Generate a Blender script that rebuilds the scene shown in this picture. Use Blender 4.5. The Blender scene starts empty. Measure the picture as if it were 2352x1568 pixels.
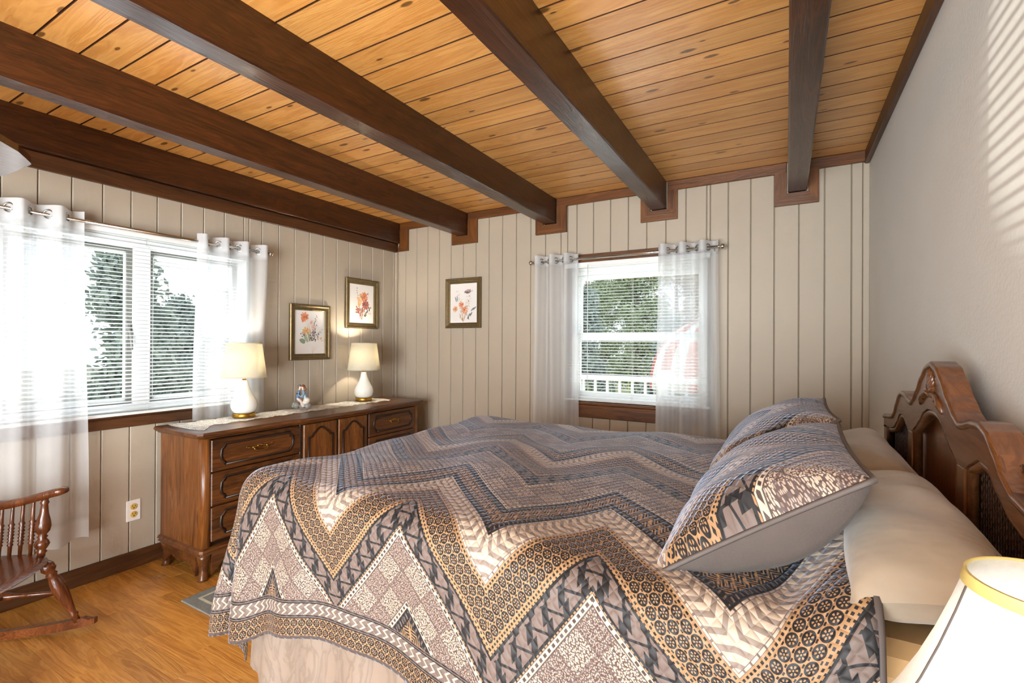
import bpy, bmesh, math, random
from mathutils import Vector, Matrix
random.seed(7)
PI = math.pi
scene = bpy.context.scene
COL = scene.collection

# ------------------------------------------------------------------ camera
CAMZ = 1.29
cam_data = bpy.data.cameras.new('camera')
cam = bpy.data.objects.new('camera', cam_data)
COL.objects.link(cam)
cam_data.sensor_width = 36.0
cam_data.lens = 1103.98 * 36.0 / 2352.0
cam_data.clip_start = 0.02
RT = Vector((0.86826176, 0.49608223, 0.0048923))
UP = Vector((-0.002896, -0.00479302, 0.99998432))
FW = Vector((-0.4960979, 0.86826232, 0.00272494))
cam.matrix_world = Matrix(((RT.x, UP.x, -FW.x, 0), (RT.y, UP.y, -FW.y, 0), (RT.z, UP.z, -FW.z, CAMZ), (0, 0, 0, 1)))
scene.camera = cam
scene.view_settings.view_transform = 'Standard'
scene.view_settings.look = 'None'
scene.view_settings.gamma = 1.0
scene.view_settings.use_curve_mapping = False
scene.view_settings.exposure = 0.53
cy = scene.cycles
cy.max_bounces = 6; cy.diffuse_bounces = 3; cy.glossy_bounces = 2; cy.transmission_bounces = 3; cy.transparent_max_bounces = 8
cy.caustics_reflective = False; cy.caustics_refractive = False; cy.sample_clamp_indirect = 6.0
cy.use_adaptive_sampling = True; cy.adaptive_threshold = 0.08; cy.adaptive_min_samples = 14

# ------------------------------------------------------------------ world
wld = bpy.data.worlds.new('sky'); scene.world = wld
wld.use_nodes = True
bg = wld.node_tree.nodes['Background']
bg.inputs['Color'].default_value = (0.86, 0.93, 1.0, 1)
bg.inputs['Strength'].default_value = 1.0

# ------------------------------------------------------------------ lights
def aim(o, target):
    d = Vector(target) - o.location
    o.rotation_euler = d.to_track_quat('-Z', 'Y').to_euler()
def area(name, loc, target, sx, sy, power, color):
    l = bpy.data.lights.new(name, 'AREA'); l.shape = 'RECTANGLE'
    l.size = sx; l.size_y = sy; l.energy = power; l.color = color
    o = bpy.data.objects.new(name, l); COL.objects.link(o); o.location = loc; aim(o, target)
    return o
# daylight of the open sky outside the two windows, and of the pale sunlit ground below them
area('sky_light_window_left', (-4.7, 1.36, 3.1), (-2.9, 1.36, 1.2), 2.6, 1.6, 70, (0.76, 0.88, 1.0))
area('ground_bounce_window_left', (-5.0, 1.36, 0.12), (-2.6, 1.36, 1.9), 2.6, 1.2, 160, (0.97, 0.98, 1.0))
area('sky_light_window_back', (-0.95, 4.9, 3.1), (-0.95, 3.2, 1.2), 2.4, 1.6, 70, (0.80, 0.90, 1.0))
area('ground_bounce_window_back', (-0.95, 5.2, 0.0), (-0.95, 3.0, 1.9), 2.4, 1.2, 110, (1.0, 0.96, 0.88))
# added fill light behind the camera, just inside the made-up rear door
area('fill_light_rear', (-.75, -1.86, 1.0), (-2.7, 2.0, 2.9), 2.1, 1.8, 215, (0.92, 0.965, 1.0))
# the sun glinting off a windscreen on the drive, thrown through the left blind
gl = bpy.data.lights.new('sun_glint', 'SPOT'); gl.energy = 1500; gl.spot_size = math.radians(5.5); gl.spot_blend = 0.6
gl.shadow_soft_size = 0.008; gl.color = (1, 0.97, 0.88)
go = bpy.data.objects.new('sun_glint', gl); COL.objects.link(go); go.location = (-9.3, 1.68, 0.95); aim(go, (0.41, 1.2, 1.87))

# ================================================================== helpers
WL = {}          # world location of parents
def wloc(o):
    return WL.get(o.name, Vector((0, 0, 0))) if o else Vector((0, 0, 0))
class MB:
    """collects geometry in world coordinates, builds ONE mesh object"""
    def __init__(s): s.v = []; s.f = []; s.m = []; s.sm = []
    def add(s, vs, fs, mi=0, smooth=False):
        n = len(s.v); s.v += [tuple(p) for p in vs]
        for f in fs: s.f.append(tuple(i + n for i in f)); s.m.append(mi); s.sm.append(smooth)
        return s
    def box(s, x0, x1, y0, y1, z0, z1, mi=0, M=None):
        vs = [(x, y, z) for z in (z0, z1) for y in (y0, y1) for x in (x0, x1)]
        if M is not None: vs = [M @ Vector(p) for p in vs]
        return s.add(vs, [(0, 2, 3, 1), (4, 5, 7, 6), (0, 1, 5, 4), (2, 6, 7, 3), (0, 4, 6, 2), (1, 3, 7, 5)], mi)
    def bbox(s, x0, x1, y0, y1, z0, z1, b=0.003, mi=0, M=None):
        """box with bevelled edges"""
        bm = bmesh.new(); bmesh.ops.create_cube(bm, size=1)
        for v in bm.verts: v.co = Vector(((x0 + x1) / 2 + v.co.x * (x1 - x0), (y0 + y1) / 2 + v.co.y * (y1 - y0), (z0 + z1) / 2 + v.co.z * (z1 - z0)))
        b = min(b, abs(x1 - x0) * .45, abs(y1 - y0) * .45, abs(z1 - z0) * .45)
        bmesh.ops.bevel(bm, geom=list(bm.edges), offset=b, segments=1, affect='EDGES', clamp_overlap=True)
        bmesh.ops.recalc_face_normals(bm, faces=list(bm.faces))
        bm.verts.index_update()
        vs = [v.co.copy() for v in bm.verts]
        if M is not None: vs = [M @ p for p in vs]
        s.add(vs, [[v.index for v in f.verts] for f in bm.faces], mi); bm.free(); return s
    def tube(s, pts, r, seg=8, mi=0, caps=True, smooth=True):
        """sweep a circle (radius number or list) along points"""
        pts = [Vector(p) for p in pts]; n = len(pts)
        rs = r if isinstance(r, (list, tuple)) else [r] * n
        vs = []; fs = []
        ref = None
        for i, p in enumerate(pts):
            t = (pts[min(i + 1, n - 1)] - pts[max(i - 1, 0)]).normalized()
            if ref is None:
                ref = Vector((0, 0, 1)) if abs(t.z) < 0.9 else Vector((1, 0, 0))
            a = (ref - t * ref.dot(t))
            if a.length < 1e-6: a = Vector((0, 1, 0)) - t * t.y
            a.normalize(); b = t.cross(a); ref = a
            for k in range(seg):
                an = 2 * PI * k / seg
                vs.append(p + (a * math.cos(an) + b * math.sin(an)) * rs[i])
        for i in range(n - 1):
            for k in range(seg):
                k2 = (k + 1) % seg
                fs.append((i * seg + k, i * seg + k2, (i + 1) * seg + k2, (i + 1) * seg + k))
        if caps:
            fs.append(tuple(range(seg - 1, -1, -1))); fs.append(tuple((n - 1) * seg + k for k in range(seg)))
        return s.add(vs, fs, mi, smooth)
    def lathe(s, p0, axis, prof, seg=20, mi=0, smooth=True, caps=True):
        """prof: list of (distance along axis, radius)"""
        ax = Vector(axis).normalized(); ref = Vector((1, 0, 0)) if abs(ax.x) < .9 else Vector((0, 1, 0))
        a = (ref - ax * ref.dot(ax)).normalized(); b = ax.cross(a); p0 = Vector(p0)
        vs = []; fs = []; n = len(prof)
        for d, r in prof:
            for k in range(seg):
                an = 2 * PI * k / seg
                vs.append(p0 + ax * d + (a * math.cos(an) + b * math.sin(an)) * r)
        for i in range(n - 1):
            for k in range(seg):
                k2 = (k + 1) % seg
                fs.append((i * seg + k, i * seg + k2, (i + 1) * seg + k2, (i + 1) * seg + k))
        if caps:
            fs.append(tuple(range(seg - 1, -1, -1))); fs.append(tuple((n - 1) * seg + k for k in range(seg)))
        return s.add(vs, fs, mi, smooth)
    def prism(s, poly, ax, a0, a1, mi=0, smooth=False):
        """extrude polygon of 2D points along axis ax ('x','y','z') from a0 to a1"""
        def P(p, a):
            return {'x': (a, p[0], p[1]), 'y': (p[0], a, p[1]), 'z': (p[0], p[1], a)}[ax]
        n = len(poly)
        vs = [P(p, a0) for p in poly] + [P(p, a1) for p in poly]
        fs = [tuple(range(n - 1, -1, -1)), tuple(range(n, 2 * n))]
        fs += [(i, (i + 1) % n, n + (i + 1) % n, n + i) for i in range(n)]
        return s.add(vs, fs, mi, smooth)
    def grid(s, fn, nu, nv, mi=0, smooth=True, wrapu=False):
        vs = [fn(i / nu, j / nv) for i in range(nu + (0 if wrapu else 1)) for j in range(nv + 1)]
        fs = []
        m = nu if wrapu else nu + 1
        for i in range(nu):
            for j in range(nv):
                i2 = (i + 1) % m
                fs.append((i * (nv + 1) + j, i2 * (nv + 1) + j, i2 * (nv + 1) + j + 1, i * (nv + 1) + j + 1))
        return s.add(vs, fs, mi, smooth)
    def ball(s, c, rx, ry=None, rz=None, seg=14, mi=0):
        ry = ry or rx; rz = rz or rx
        c = Vector(c)
        return s.grid(lambda u, v: c + Vector((rx * math.cos(2 * PI * u) * math.sin(PI * v), ry * math.sin(2 * PI * u) * math.sin(PI * v), -rz * math.cos(PI * v))), seg, seg // 2 + 1, mi, True, True)
    def mesh(s, name, mats, off=Vector((0, 0, 0)), fix=True):
        me = bpy.data.meshes.new(name)
        me.from_pydata([tuple(Vector(p) - off) for p in s.v], [], s.f)
        for mt in (mats if isinstance(mats, (list, tuple)) else [mats]): me.materials.append(mt)
        me.polygons.foreach_set('material_index', s.m)
        me.polygons.foreach_set('use_smooth', s.sm)
        if fix:
            bm = bmesh.new(); bm.from_mesh(me); bmesh.ops.recalc_face_normals(bm, faces=list(bm.faces)); bm.to_mesh(me); bm.free()
        me.update()
        return me
    def build(s, name, mats, parent=None, origin=None, fix=True):
        off = Vector(origin) if origin is not None else (wloc(parent) if parent else Vector((0, 0, 0)))
        me = s.mesh(name, mats, off, fix)
        return link(name, me, parent, off)
def link(name, me, parent=None, world=None):
    o = bpy.data.objects.new(name, me); COL.objects.link(o)
    world = Vector(world) if world is not None else wloc(parent)
    if parent:
        o.parent = parent; o.location = world - wloc(parent)
    else: o.location = world
    WL[o.name] = world
    return o
def tag(o, label=None, cat=None, group=None, kind=None):
    if label: o['label'] = label
    if cat: o['category'] = cat
    if group: o['group'] = group
    if kind: o['kind'] = kind
    return o
def thing(name, label, cat, loc, group=None, kind=None):
    o = bpy.data.objects.new(name, None); COL.objects.link(o); o.empty_display_size = .05
    o.location = loc; WL[o.name] = Vector(loc)
    return tag(o, label, cat, group, kind)
def structure(name, mb, mats, parent=None):
    o = mb.build(name, mats, parent)
    o['kind'] = 'structure'
    return o
def lerp(a, b, t): return a + (b - a) * t
def sstep(a, b, x):
    t = max(0., min(1., (x - a) / (b - a))); return t * t * (3 - 2 * t)
def interp(tab, x):
    if x <= tab[0][0]: return tab[0][1]
    for (a, b), (c, d) in zip(tab, tab[1:]):
        if x <= c: 
            t = (x - a) / (c - a); t = t * t * (3 - 2 * t) * .5 + t * .5
            return lerp(b, d, t)
    return tab[-1][1]

# ------------------------------------------------------------------ node expressions
def lin(c):
    return tuple((x / 12.92 if x <= .04045 else ((x + .055) / 1.055) ** 2.4) for x in c)
def rgb(r, g, b): return lin((r / 255., g / 255., b / 255.)) + (1.,)
class X:
    """arithmetic on node sockets"""
    nt = None
    def __init__(s, sock): s.k = sock
    @staticmethod
    def m(op, a, b=None, c=None, clamp=False):
        n = X.nt.nodes.new('ShaderNodeMath'); n.operation = op; n.use_clamp = clamp
        for i, q in enumerate((a, b, c)):
            if q is None: continue
            if isinstance(q, X): X.nt.links.new(q.k, n.inputs[i])
            else: n.inputs[i].default_value = float(q)
        return X(n.outputs[0])
    def __add__(s, o): return X.m('ADD', s, o)
    __radd__ = __add__
    def __sub__(s, o): return X.m('SUBTRACT', s, o)
    def __rsub__(s, o): return X.m('SUBTRACT', o, s)
    def __mul__(s, o): return X.m('MULTIPLY', s, o)
    __rmul__ = __mul__
    def __truediv__(s, o): return X.m('DIVIDE', s, o)
    def __neg__(s): return X.m('MULTIPLY', s, -1)
    def __lt__(s, o): return X.m('LESS_THAN', s, o)
    def __gt__(s, o): return X.m('GREATER_THAN', s, o)
    def frac(s): return X.m('FRACT', s)
    def floor(s): return X.m('FLOOR', s)
    def abs(s): return X.m('ABSOLUTE', s)
    def sin(s): return X.m('SINE', s)
    def cos(s): return X.m('COSINE', s)
    def sqrt(s): return X.m('SQRT', s)
    def max(s, o): return X.m('MAXIMUM', s, o)
    def min(s, o): return X.m('MINIMUM', s, o)
    def mod2(s): return (s * .5).frac() * 2
    def ramp(s, a, b): return X.m('MULTIPLY', X.m('SUBTRACT', s, a), 1. / (b - a), clamp=True)
def band(x, a, b): return (x > a) * (x < b)
def mixc(f, a, b, mode='MIX'):
    n = X.nt.nodes.new('ShaderNodeMix'); n.data_type = 'RGBA'; n.blend_type = mode
    def put(sk, v):
        if isinstance(v, X): X.nt.links.new(v.k, sk)
        elif hasattr(v, 'is_linked'): X.nt.links.new(v, sk)
        elif isinstance(v, (int, float)): sk.default_value = v
        else: sk.default_value = v
    put(n.inputs['Factor'], f); put(n.inputs[6], a); put(n.inputs[7], b)
    return n.outputs[2]
def newmat(name):
    m = bpy.data.materials.new(name); m.use_nodes = True; X.nt = m.node_tree
    return m, m.node_tree.nodes['Principled BSDF']
def put(sock, v):
    if isinstance(v, X): X.nt.links.new(v.k, sock)
    elif hasattr(v, 'is_linked'): X.nt.links.new(v, sock)
    else: sock.default_value = v
def coords(kind='Object', scale=(1, 1, 1), rand=0.):
    tc = X.nt.nodes.new('ShaderNodeTexCoord'); mp = X.nt.nodes.new('ShaderNodeMapping')
    mp.inputs['Scale'].default_value = scale
    if rand:
        oi = X.nt.nodes.new('ShaderNodeObjectInfo'); r = X(oi.outputs['Random'])
        cb = X.nt.nodes.new('ShaderNodeCombineXYZ')
        put(cb.inputs[0], r * rand); put(cb.inputs[1], r * (rand * 1.7)); put(cb.inputs[2], r * (rand * .6))
        X.nt.links.new(cb.outputs[0], mp.inputs['Location'])
    X.nt.links.new(tc.outputs[kind], mp.inputs['Vector'])
    return mp.outputs[0]
def noise(vec, scale, detail=3., rough=.55, dist=0.):
    n = X.nt.nodes.new('ShaderNodeTexNoise'); X.nt.links.new(vec, n.inputs['Vector'])
    n.inputs['Scale'].default_value = scale; n.inputs['Detail'].default_value = detail
    n.inputs['Roughness'].default_value = rough; n.inputs['Distortion'].default_value = dist
    return X(n.outputs[0])
def voronoi(vec, scale, feat='F1', rnd=1.):
    n = X.nt.nodes.new('ShaderNodeTexVoronoi'); n.feature = feat; X.nt.links.new(vec, n.inputs['Vector'])
    n.inputs['Scale'].default_value = scale; n.inputs['Randomness'].default_value = rnd
    return n
def bump(h, dist=.002, strength=1.):
    b = X.nt.nodes.new('ShaderNodeBump'); b.inputs['Distance'].default_value = dist; b.inputs['Strength'].default_value = strength
    put(b.inputs['Height'], h); return b.outputs[0]
def plain(name, color, rough=.5, metal=0., spec=.5, var=0., vscale=6., bumpd=0., bscale=60., sheen=0., trans=0., coat=0.):
    m, p = newmat(name)
    c = color
    if var:
        v = coords(); c = mixc(noise(v, vscale, 4).ramp(.3, .7), tuple(x * (1 - var) for x in color[:3]) + (1,), tuple(min(1, x * (1 + var)) for x in color[:3]) + (1,))
    put(p.inputs['Base Color'], c); p.inputs['Roughness'].default_value = rough; p.inputs['Metallic'].default_value = metal
    p.inputs['Specular IOR Level'].default_value = spec
    p.inputs['Sheen Weight'].default_value = sheen
    p.inputs['Coat Weight'].default_value = coat; p.inputs['Coat Roughness'].default_value = .12
    if bumpd:
        put(p.inputs['Normal'], bump(noise(coords(), bscale, 3), bumpd))
    return m
def wood(name, dark, mid, light, axis='x', gscale=1., rough=.35, knots=0., coat=.0, contrast=1., rand=13., bumpd=.0006, vary=.12, coord='Object', flat=False):
    """grain stretched along axis, optional knots, variation from object to object"""
    m, p = newmat(name)
    st = {'x': (.09, 1, 1), 'y': (1, .09, 1), 'z': (1, 1, .09)}[axis]
    v = coords(coord, tuple(a * gscale for a in st), rand)
    g1 = noise(v, 9., 4, .6, .9)
    g2 = noise(v, 70., 3, .6, .2)
    w = (g1 * 9.).frac()
    w = (w - .5).abs() * 2
    base = mixc((g1 * .75 + w * .25).ramp(.25, .75), dark, light)
    base = mixc(g2.ramp(.35, .7) * .45 * contrast, base, mid)
    st2 = {'x': (.35, 1, 1), 'y': (1, .35, 1), 'z': (1, 1, .35)}[axis]
    h = g2 * .5 + w * .5
    if knots:
        v2 = coords(coord, tuple(a * gscale for a in st2), rand * 1.3)
        vo = voronoi(v2, 4.2 * knots)
        if flat: vo.voronoi_dimensions = '2D'
        sel = X(vo.outputs['Color']) if False else None
        d = X(vo.outputs['Distance']); sp = X.nt.nodes.new('ShaderNodeSeparateColor'); X.nt.links.new(vo.outputs['Color'], sp.inputs[0])
        rr = X(sp.outputs[0]); on = (X(sp.outputs[1]) > .42)
        dn = d + (noise(v2, 30., 2) - .5) * .03
        sz = rr * .07 + (.035 if flat else .02)
        kn = (1 - dn.ramp(0, 1) / sz).ramp(0, .35) * on
        ring = ((dn * 42.).sin() * .5 + .5) * (1 - (d / (sz * 3.2)).ramp(0, 1)) * on
        base = mixc(ring * .35, base, dark)
        base = mixc(kn * .85, base, tuple(x * .22 for x in dark[:3]) + (1,))
    oi = X.nt.nodes.new('ShaderNodeObjectInfo'); r = X(oi.outputs['Random'])
    hsv = X.nt.nodes.new('ShaderNodeHueSaturation'); X.nt.links.new(base, hsv.inputs['Color'])
    put(hsv.inputs['Value'], r * (2 * vary) + (1 - vary))
    put(p.inputs['Base Color'], hsv.outputs[0])
    p.inputs['Roughness'].default_value = rough; p.inputs['Coat Weight'].default_value = coat; p.inputs['Coat Roughness'].default_value = .15
    put(p.inputs['Normal'], bump(h, bumpd))
    return m

# ------------------------------------------------------------------ materials
M = {}
M['wall'] = plain('painted_board', rgb(178, 165, 147), .55, var=.03, vscale=3, bumpd=.0008, bscale=25)
M['plaster'] = plain('painted_plaster', rgb(212, 210, 205), .7, var=.02, vscale=4, bumpd=.0006, bscale=90)
M['backing'] = plain('wall_backing', rgb(150, 138, 118), .8)
M['pine'] = wood('pine_plank', rgb(186, 122, 54), rgb(206, 146, 74), rgb(222, 168, 96), 'x', 1.0, .34, knots=1.8, vary=.12, coat=.12, contrast=.7, flat=True)
M['groove'] = plain('dark_groove', rgb(74, 42, 17), .7)
M['beam'] = wood('stained_beam', rgb(26, 12, 5), rgb(52, 26, 11), rgb(88, 46, 19), 'y', 1.6, .34, knots=.55, bumpd=.0012, coat=.28, contrast=1.6)
M['trim_x'] = wood('stained_trim_x', rgb(62, 33, 12), rgb(100, 57, 22), rgb(130, 79, 34), 'x', 1.2, .42, bumpd=.0006)
M['trim_y'] = wood('stained_trim_y', rgb(48, 26, 13), rgb(76, 44, 22), rgb(98, 60, 30), 'y', 1.2, .42, bumpd=.0006)
M['trim_z'] = wood('stained_trim_z', rgb(62, 33, 12), rgb(100, 57, 22), rgb(130, 79, 34), 'z', 1.2, .42)
M['floor'] = wood('oak_floor', rgb(160, 98, 34), rgb(196, 134, 56), rgb(216, 156, 76), 'x', 1.3, .28, vary=.17, coat=.25, contrast=.7)
M['dresser_z'] = wood('dresser_wood_z', rgb(56, 28, 11), rgb(98, 55, 22), rgb(142, 86, 38), 'z', 1.4, .36, coat=.1)
M['dresser_y'] = wood('dresser_wood_y', rgb(34, 18, 9), rgb(72, 39, 17), rgb(120, 70, 31), 'y', 1.4, .34, coat=.1)
M['dresser_dark'] = wood('dresser_dark_y', rgb(22, 12, 7), rgb(36, 19, 10), rgb(52, 28, 13), 'y', 1.4, .4)
M['walnut_y'] = wood('walnut_y', rgb(72, 40, 20), rgb(100, 60, 32), rgb(126, 78, 44), 'y', 1.2, .3, coat=.4, bumpd=.0002)
M['walnut_z'] = wood('walnut_z', rgb(62, 34, 18), rgb(94, 56, 32), rgb(124, 78, 46), 'z', 1.2, .28, coat=.4, bumpd=.0002)
M['maple_dark'] = wood('chair_wood', rgb(58, 26, 11), rgb(92, 46, 21), rgb(122, 66, 32), 'z', 1.6, .22, coat=.5)
M['maple_y'] = wood('chair_wood_y', rgb(62, 28, 12), rgb(98, 50, 23), rgb(132, 74, 36), 'y', 1.6, .2, coat=.5)
M['cane'] = plain('cane', rgb(74, 48, 30), .45)
M['white_metal'] = plain('white_paint', rgb(236, 238, 236), .4)
M['vinyl'] = plain('white_vinyl', rgb(238, 240, 238), .35)
M['sash_grey'] = plain('grey_screen_frame', rgb(112, 112, 104), .5)
M['slat'] = plain('slat_white', rgb(232, 236, 238), .35)
M['chrome'] = plain('brushed_nickel', rgb(204, 200, 192), .18, metal=1.)
M['brass'] = plain('brass', rgb(198, 150, 62), .28, metal=1.)
M['old_brass'] = plain('antique_brass', rgb(170, 128, 62), .35, metal=1.)
M['porcelain'] = plain('white_porcelain', rgb(240, 238, 230), .08, coat=.5)
M['frame_gold'] = plain('bronze_frame', rgb(118, 100, 68), .4, metal=.65, var=.15, vscale=40)
M['frame_dark'] = plain('bronze_frame_dark', rgb(74, 58, 36), .5, metal=.5)
M['ivory'] = plain('ivory_plastic', rgb(214, 178, 92), .4)
M['plate'] = plain('white_plate', rgb(238, 234, 230), .4)
M['black'] = plain('black', rgb(22, 18, 16), .6)
M['taupe'] = plain('taupe_cotton', rgb(80, 71, 66), .8, var=.06, vscale=12, sheen=.05, bumpd=.0008, bscale=220)
M['satin'] = plain('beige_satin', rgb(162, 148, 130), .36, var=.06, vscale=5, sheen=.3, bumpd=.012, bscale=7)
M['sheet'] = plain('tan_sheet', rgb(196, 160, 112), .7, var=.05, vscale=6)
M['piping'] = plain('piping_taupe', rgb(84, 75, 71), .7)
M['rug_grey'] = plain('rug_grey', rgb(128, 130, 126), .95, var=.1, vscale=90, bumpd=.002, bscale=400)
M['rug_cream'] = plain('rug_cream', rgb(196, 192, 172), .95, var=.08, vscale=90, bumpd=.002, bscale=400)
def skirt_mat():
    m, p = newmat('damask_skirt')
    v = coords('Object', (1, 1, .6)); n = noise(v, 9., 3, .5, 2.2)
    vein = (1 - ((n - .5).abs() * 14).ramp(0, 1))
    put(p.inputs['Base Color'], mixc(vein * .55, rgb(134, 119, 106), rgb(104, 90, 79)))
    p.inputs['Roughness'].default_value = .45; p.inputs['Sheen Weight'].default_value = .2
    return m
M['skirt'] = skirt_mat()
def sheer_mat():
    m, p = newmat('sheer_voile')
    nt = m.node_tree; out = nt.nodes['Material Output']
    df = nt.nodes.new('ShaderNodeBsdfDiffuse'); df.inputs[0].default_value = (.86, .87, .88, 1)
    tl = nt.nodes.new('ShaderNodeBsdfTranslucent'); tl.inputs[0].default_value = (.86, .88, .9, 1)
    tr = nt.nodes.new('ShaderNodeBsdfTransparent')
    a = nt.nodes.new('ShaderNodeMixShader'); a.inputs[0].default_value = .5
    nt.links.new(df.outputs[0], a.inputs[1]); nt.links.new(tl.outputs[0], a.inputs[2])
    b = nt.nodes.new('ShaderNodeMixShader')
    at = nt.nodes.new('ShaderNodeAttribute'); at.attribute_name = 'weave'
    nt.links.new(at.outputs['Fac'], b.inputs[0])
    nt.links.new(tr.outputs[0], b.inputs[1]); nt.links.new(a.outputs[0], b.inputs[2])
    nt.links.new(b.outputs[0], out.inputs[0]); nt.nodes.remove(p)
    return m
M['sheer'] = sheer_mat()
def shade_mat(name, col, tw=.5):
    m, p = newmat(name); nt = m.node_tree; out = nt.nodes['Material Output']
    v = coords('Object', (1, 1, 1)); c = mixc(noise(v, 160., 2).ramp(.3, .7), tuple(x * .94 for x in col[:3]) + (1,), col)
    df = nt.nodes.new('ShaderNodeBsdfDiffuse'); tl = nt.nodes.new('ShaderNodeBsdfTranslucent')
    nt.links.new(c, df.inputs[0]); nt.links.new(c, tl.inputs[0])
    a = nt.nodes.new('ShaderNodeMixShader'); a.inputs[0].default_value = tw
    nt.links.new(df.outputs[0], a.inputs[1]); nt.links.new(tl.outputs[0], a.inputs[2])
    nt.links.new(a.outputs[0], out.inputs[0]); nt.nodes.remove(p)
    return m
M['shade'] = shade_mat('linen_shade', rgb(246, 240, 222))
M['shade_white'] = shade_mat('white_shade', rgb(248, 248, 246), .55)
def glass_mat():
    m, p = newmat('window_glass'); nt = m.node_tree; out = nt.nodes['Material Output']
    gs = nt.nodes.new('ShaderNodeBsdfGlossy'); gs.inputs['Roughness'].default_value = .02
    tr = nt.nodes.new('ShaderNodeBsdfTransparent'); tr.inputs[0].default_value = (.97, .985, .98, 1)
    a = nt.nodes.new('ShaderNodeMixShader'); a.inputs[0].default_value = .012
    nt.links.new(tr.outputs[0], a.inputs[1]); nt.links.new(gs.outputs[0], a.inputs[2]); nt.links.new(a.outputs[0], out.inputs[0]); nt.nodes.remove(p)
    return m
M['glass'] = glass_mat()
def lace_mat():
    m, p = newmat('crochet_lace'); nt = m.node_tree; out = nt.nodes['Material Output']
    v = coords('Object'); vo = voronoi(v, 105., 'DISTANCE_TO_EDGE', .55)
    hole = (X(vo.outputs['Distance']) > .2) * (noise(v, 38., 2) > .44)
    p.inputs['Base Color'].default_value = rgb(238, 236, 230); p.inputs['Roughness'].default_value = .9
    tr = nt.nodes.new('ShaderNodeBsdfTransparent'); a = nt.nodes.new('ShaderNodeMixShader')
    put(a.inputs[0], hole); nt.links.new(p.outputs[0], a.inputs[1]); nt.links.new(tr.outputs[0], a.inputs[2]); nt.links.new(a.outputs[0], out.inputs[0])
    return m
M['lace'] = lace_mat()
def print_mat():
    m, p = newmat('printed_paper'); at = X.nt.nodes.new('ShaderNodeAttribute'); at.attribute_name = 'ink'
    X.nt.links.new(at.outputs['Color'], p.inputs['Base Color']); p.inputs['Roughness'].default_value = .12
    p.inputs['Coat Weight'].default_value = .6; p.inputs['Coat Roughness'].default_value = .04
    return m
M['print'] = print_mat()

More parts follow.
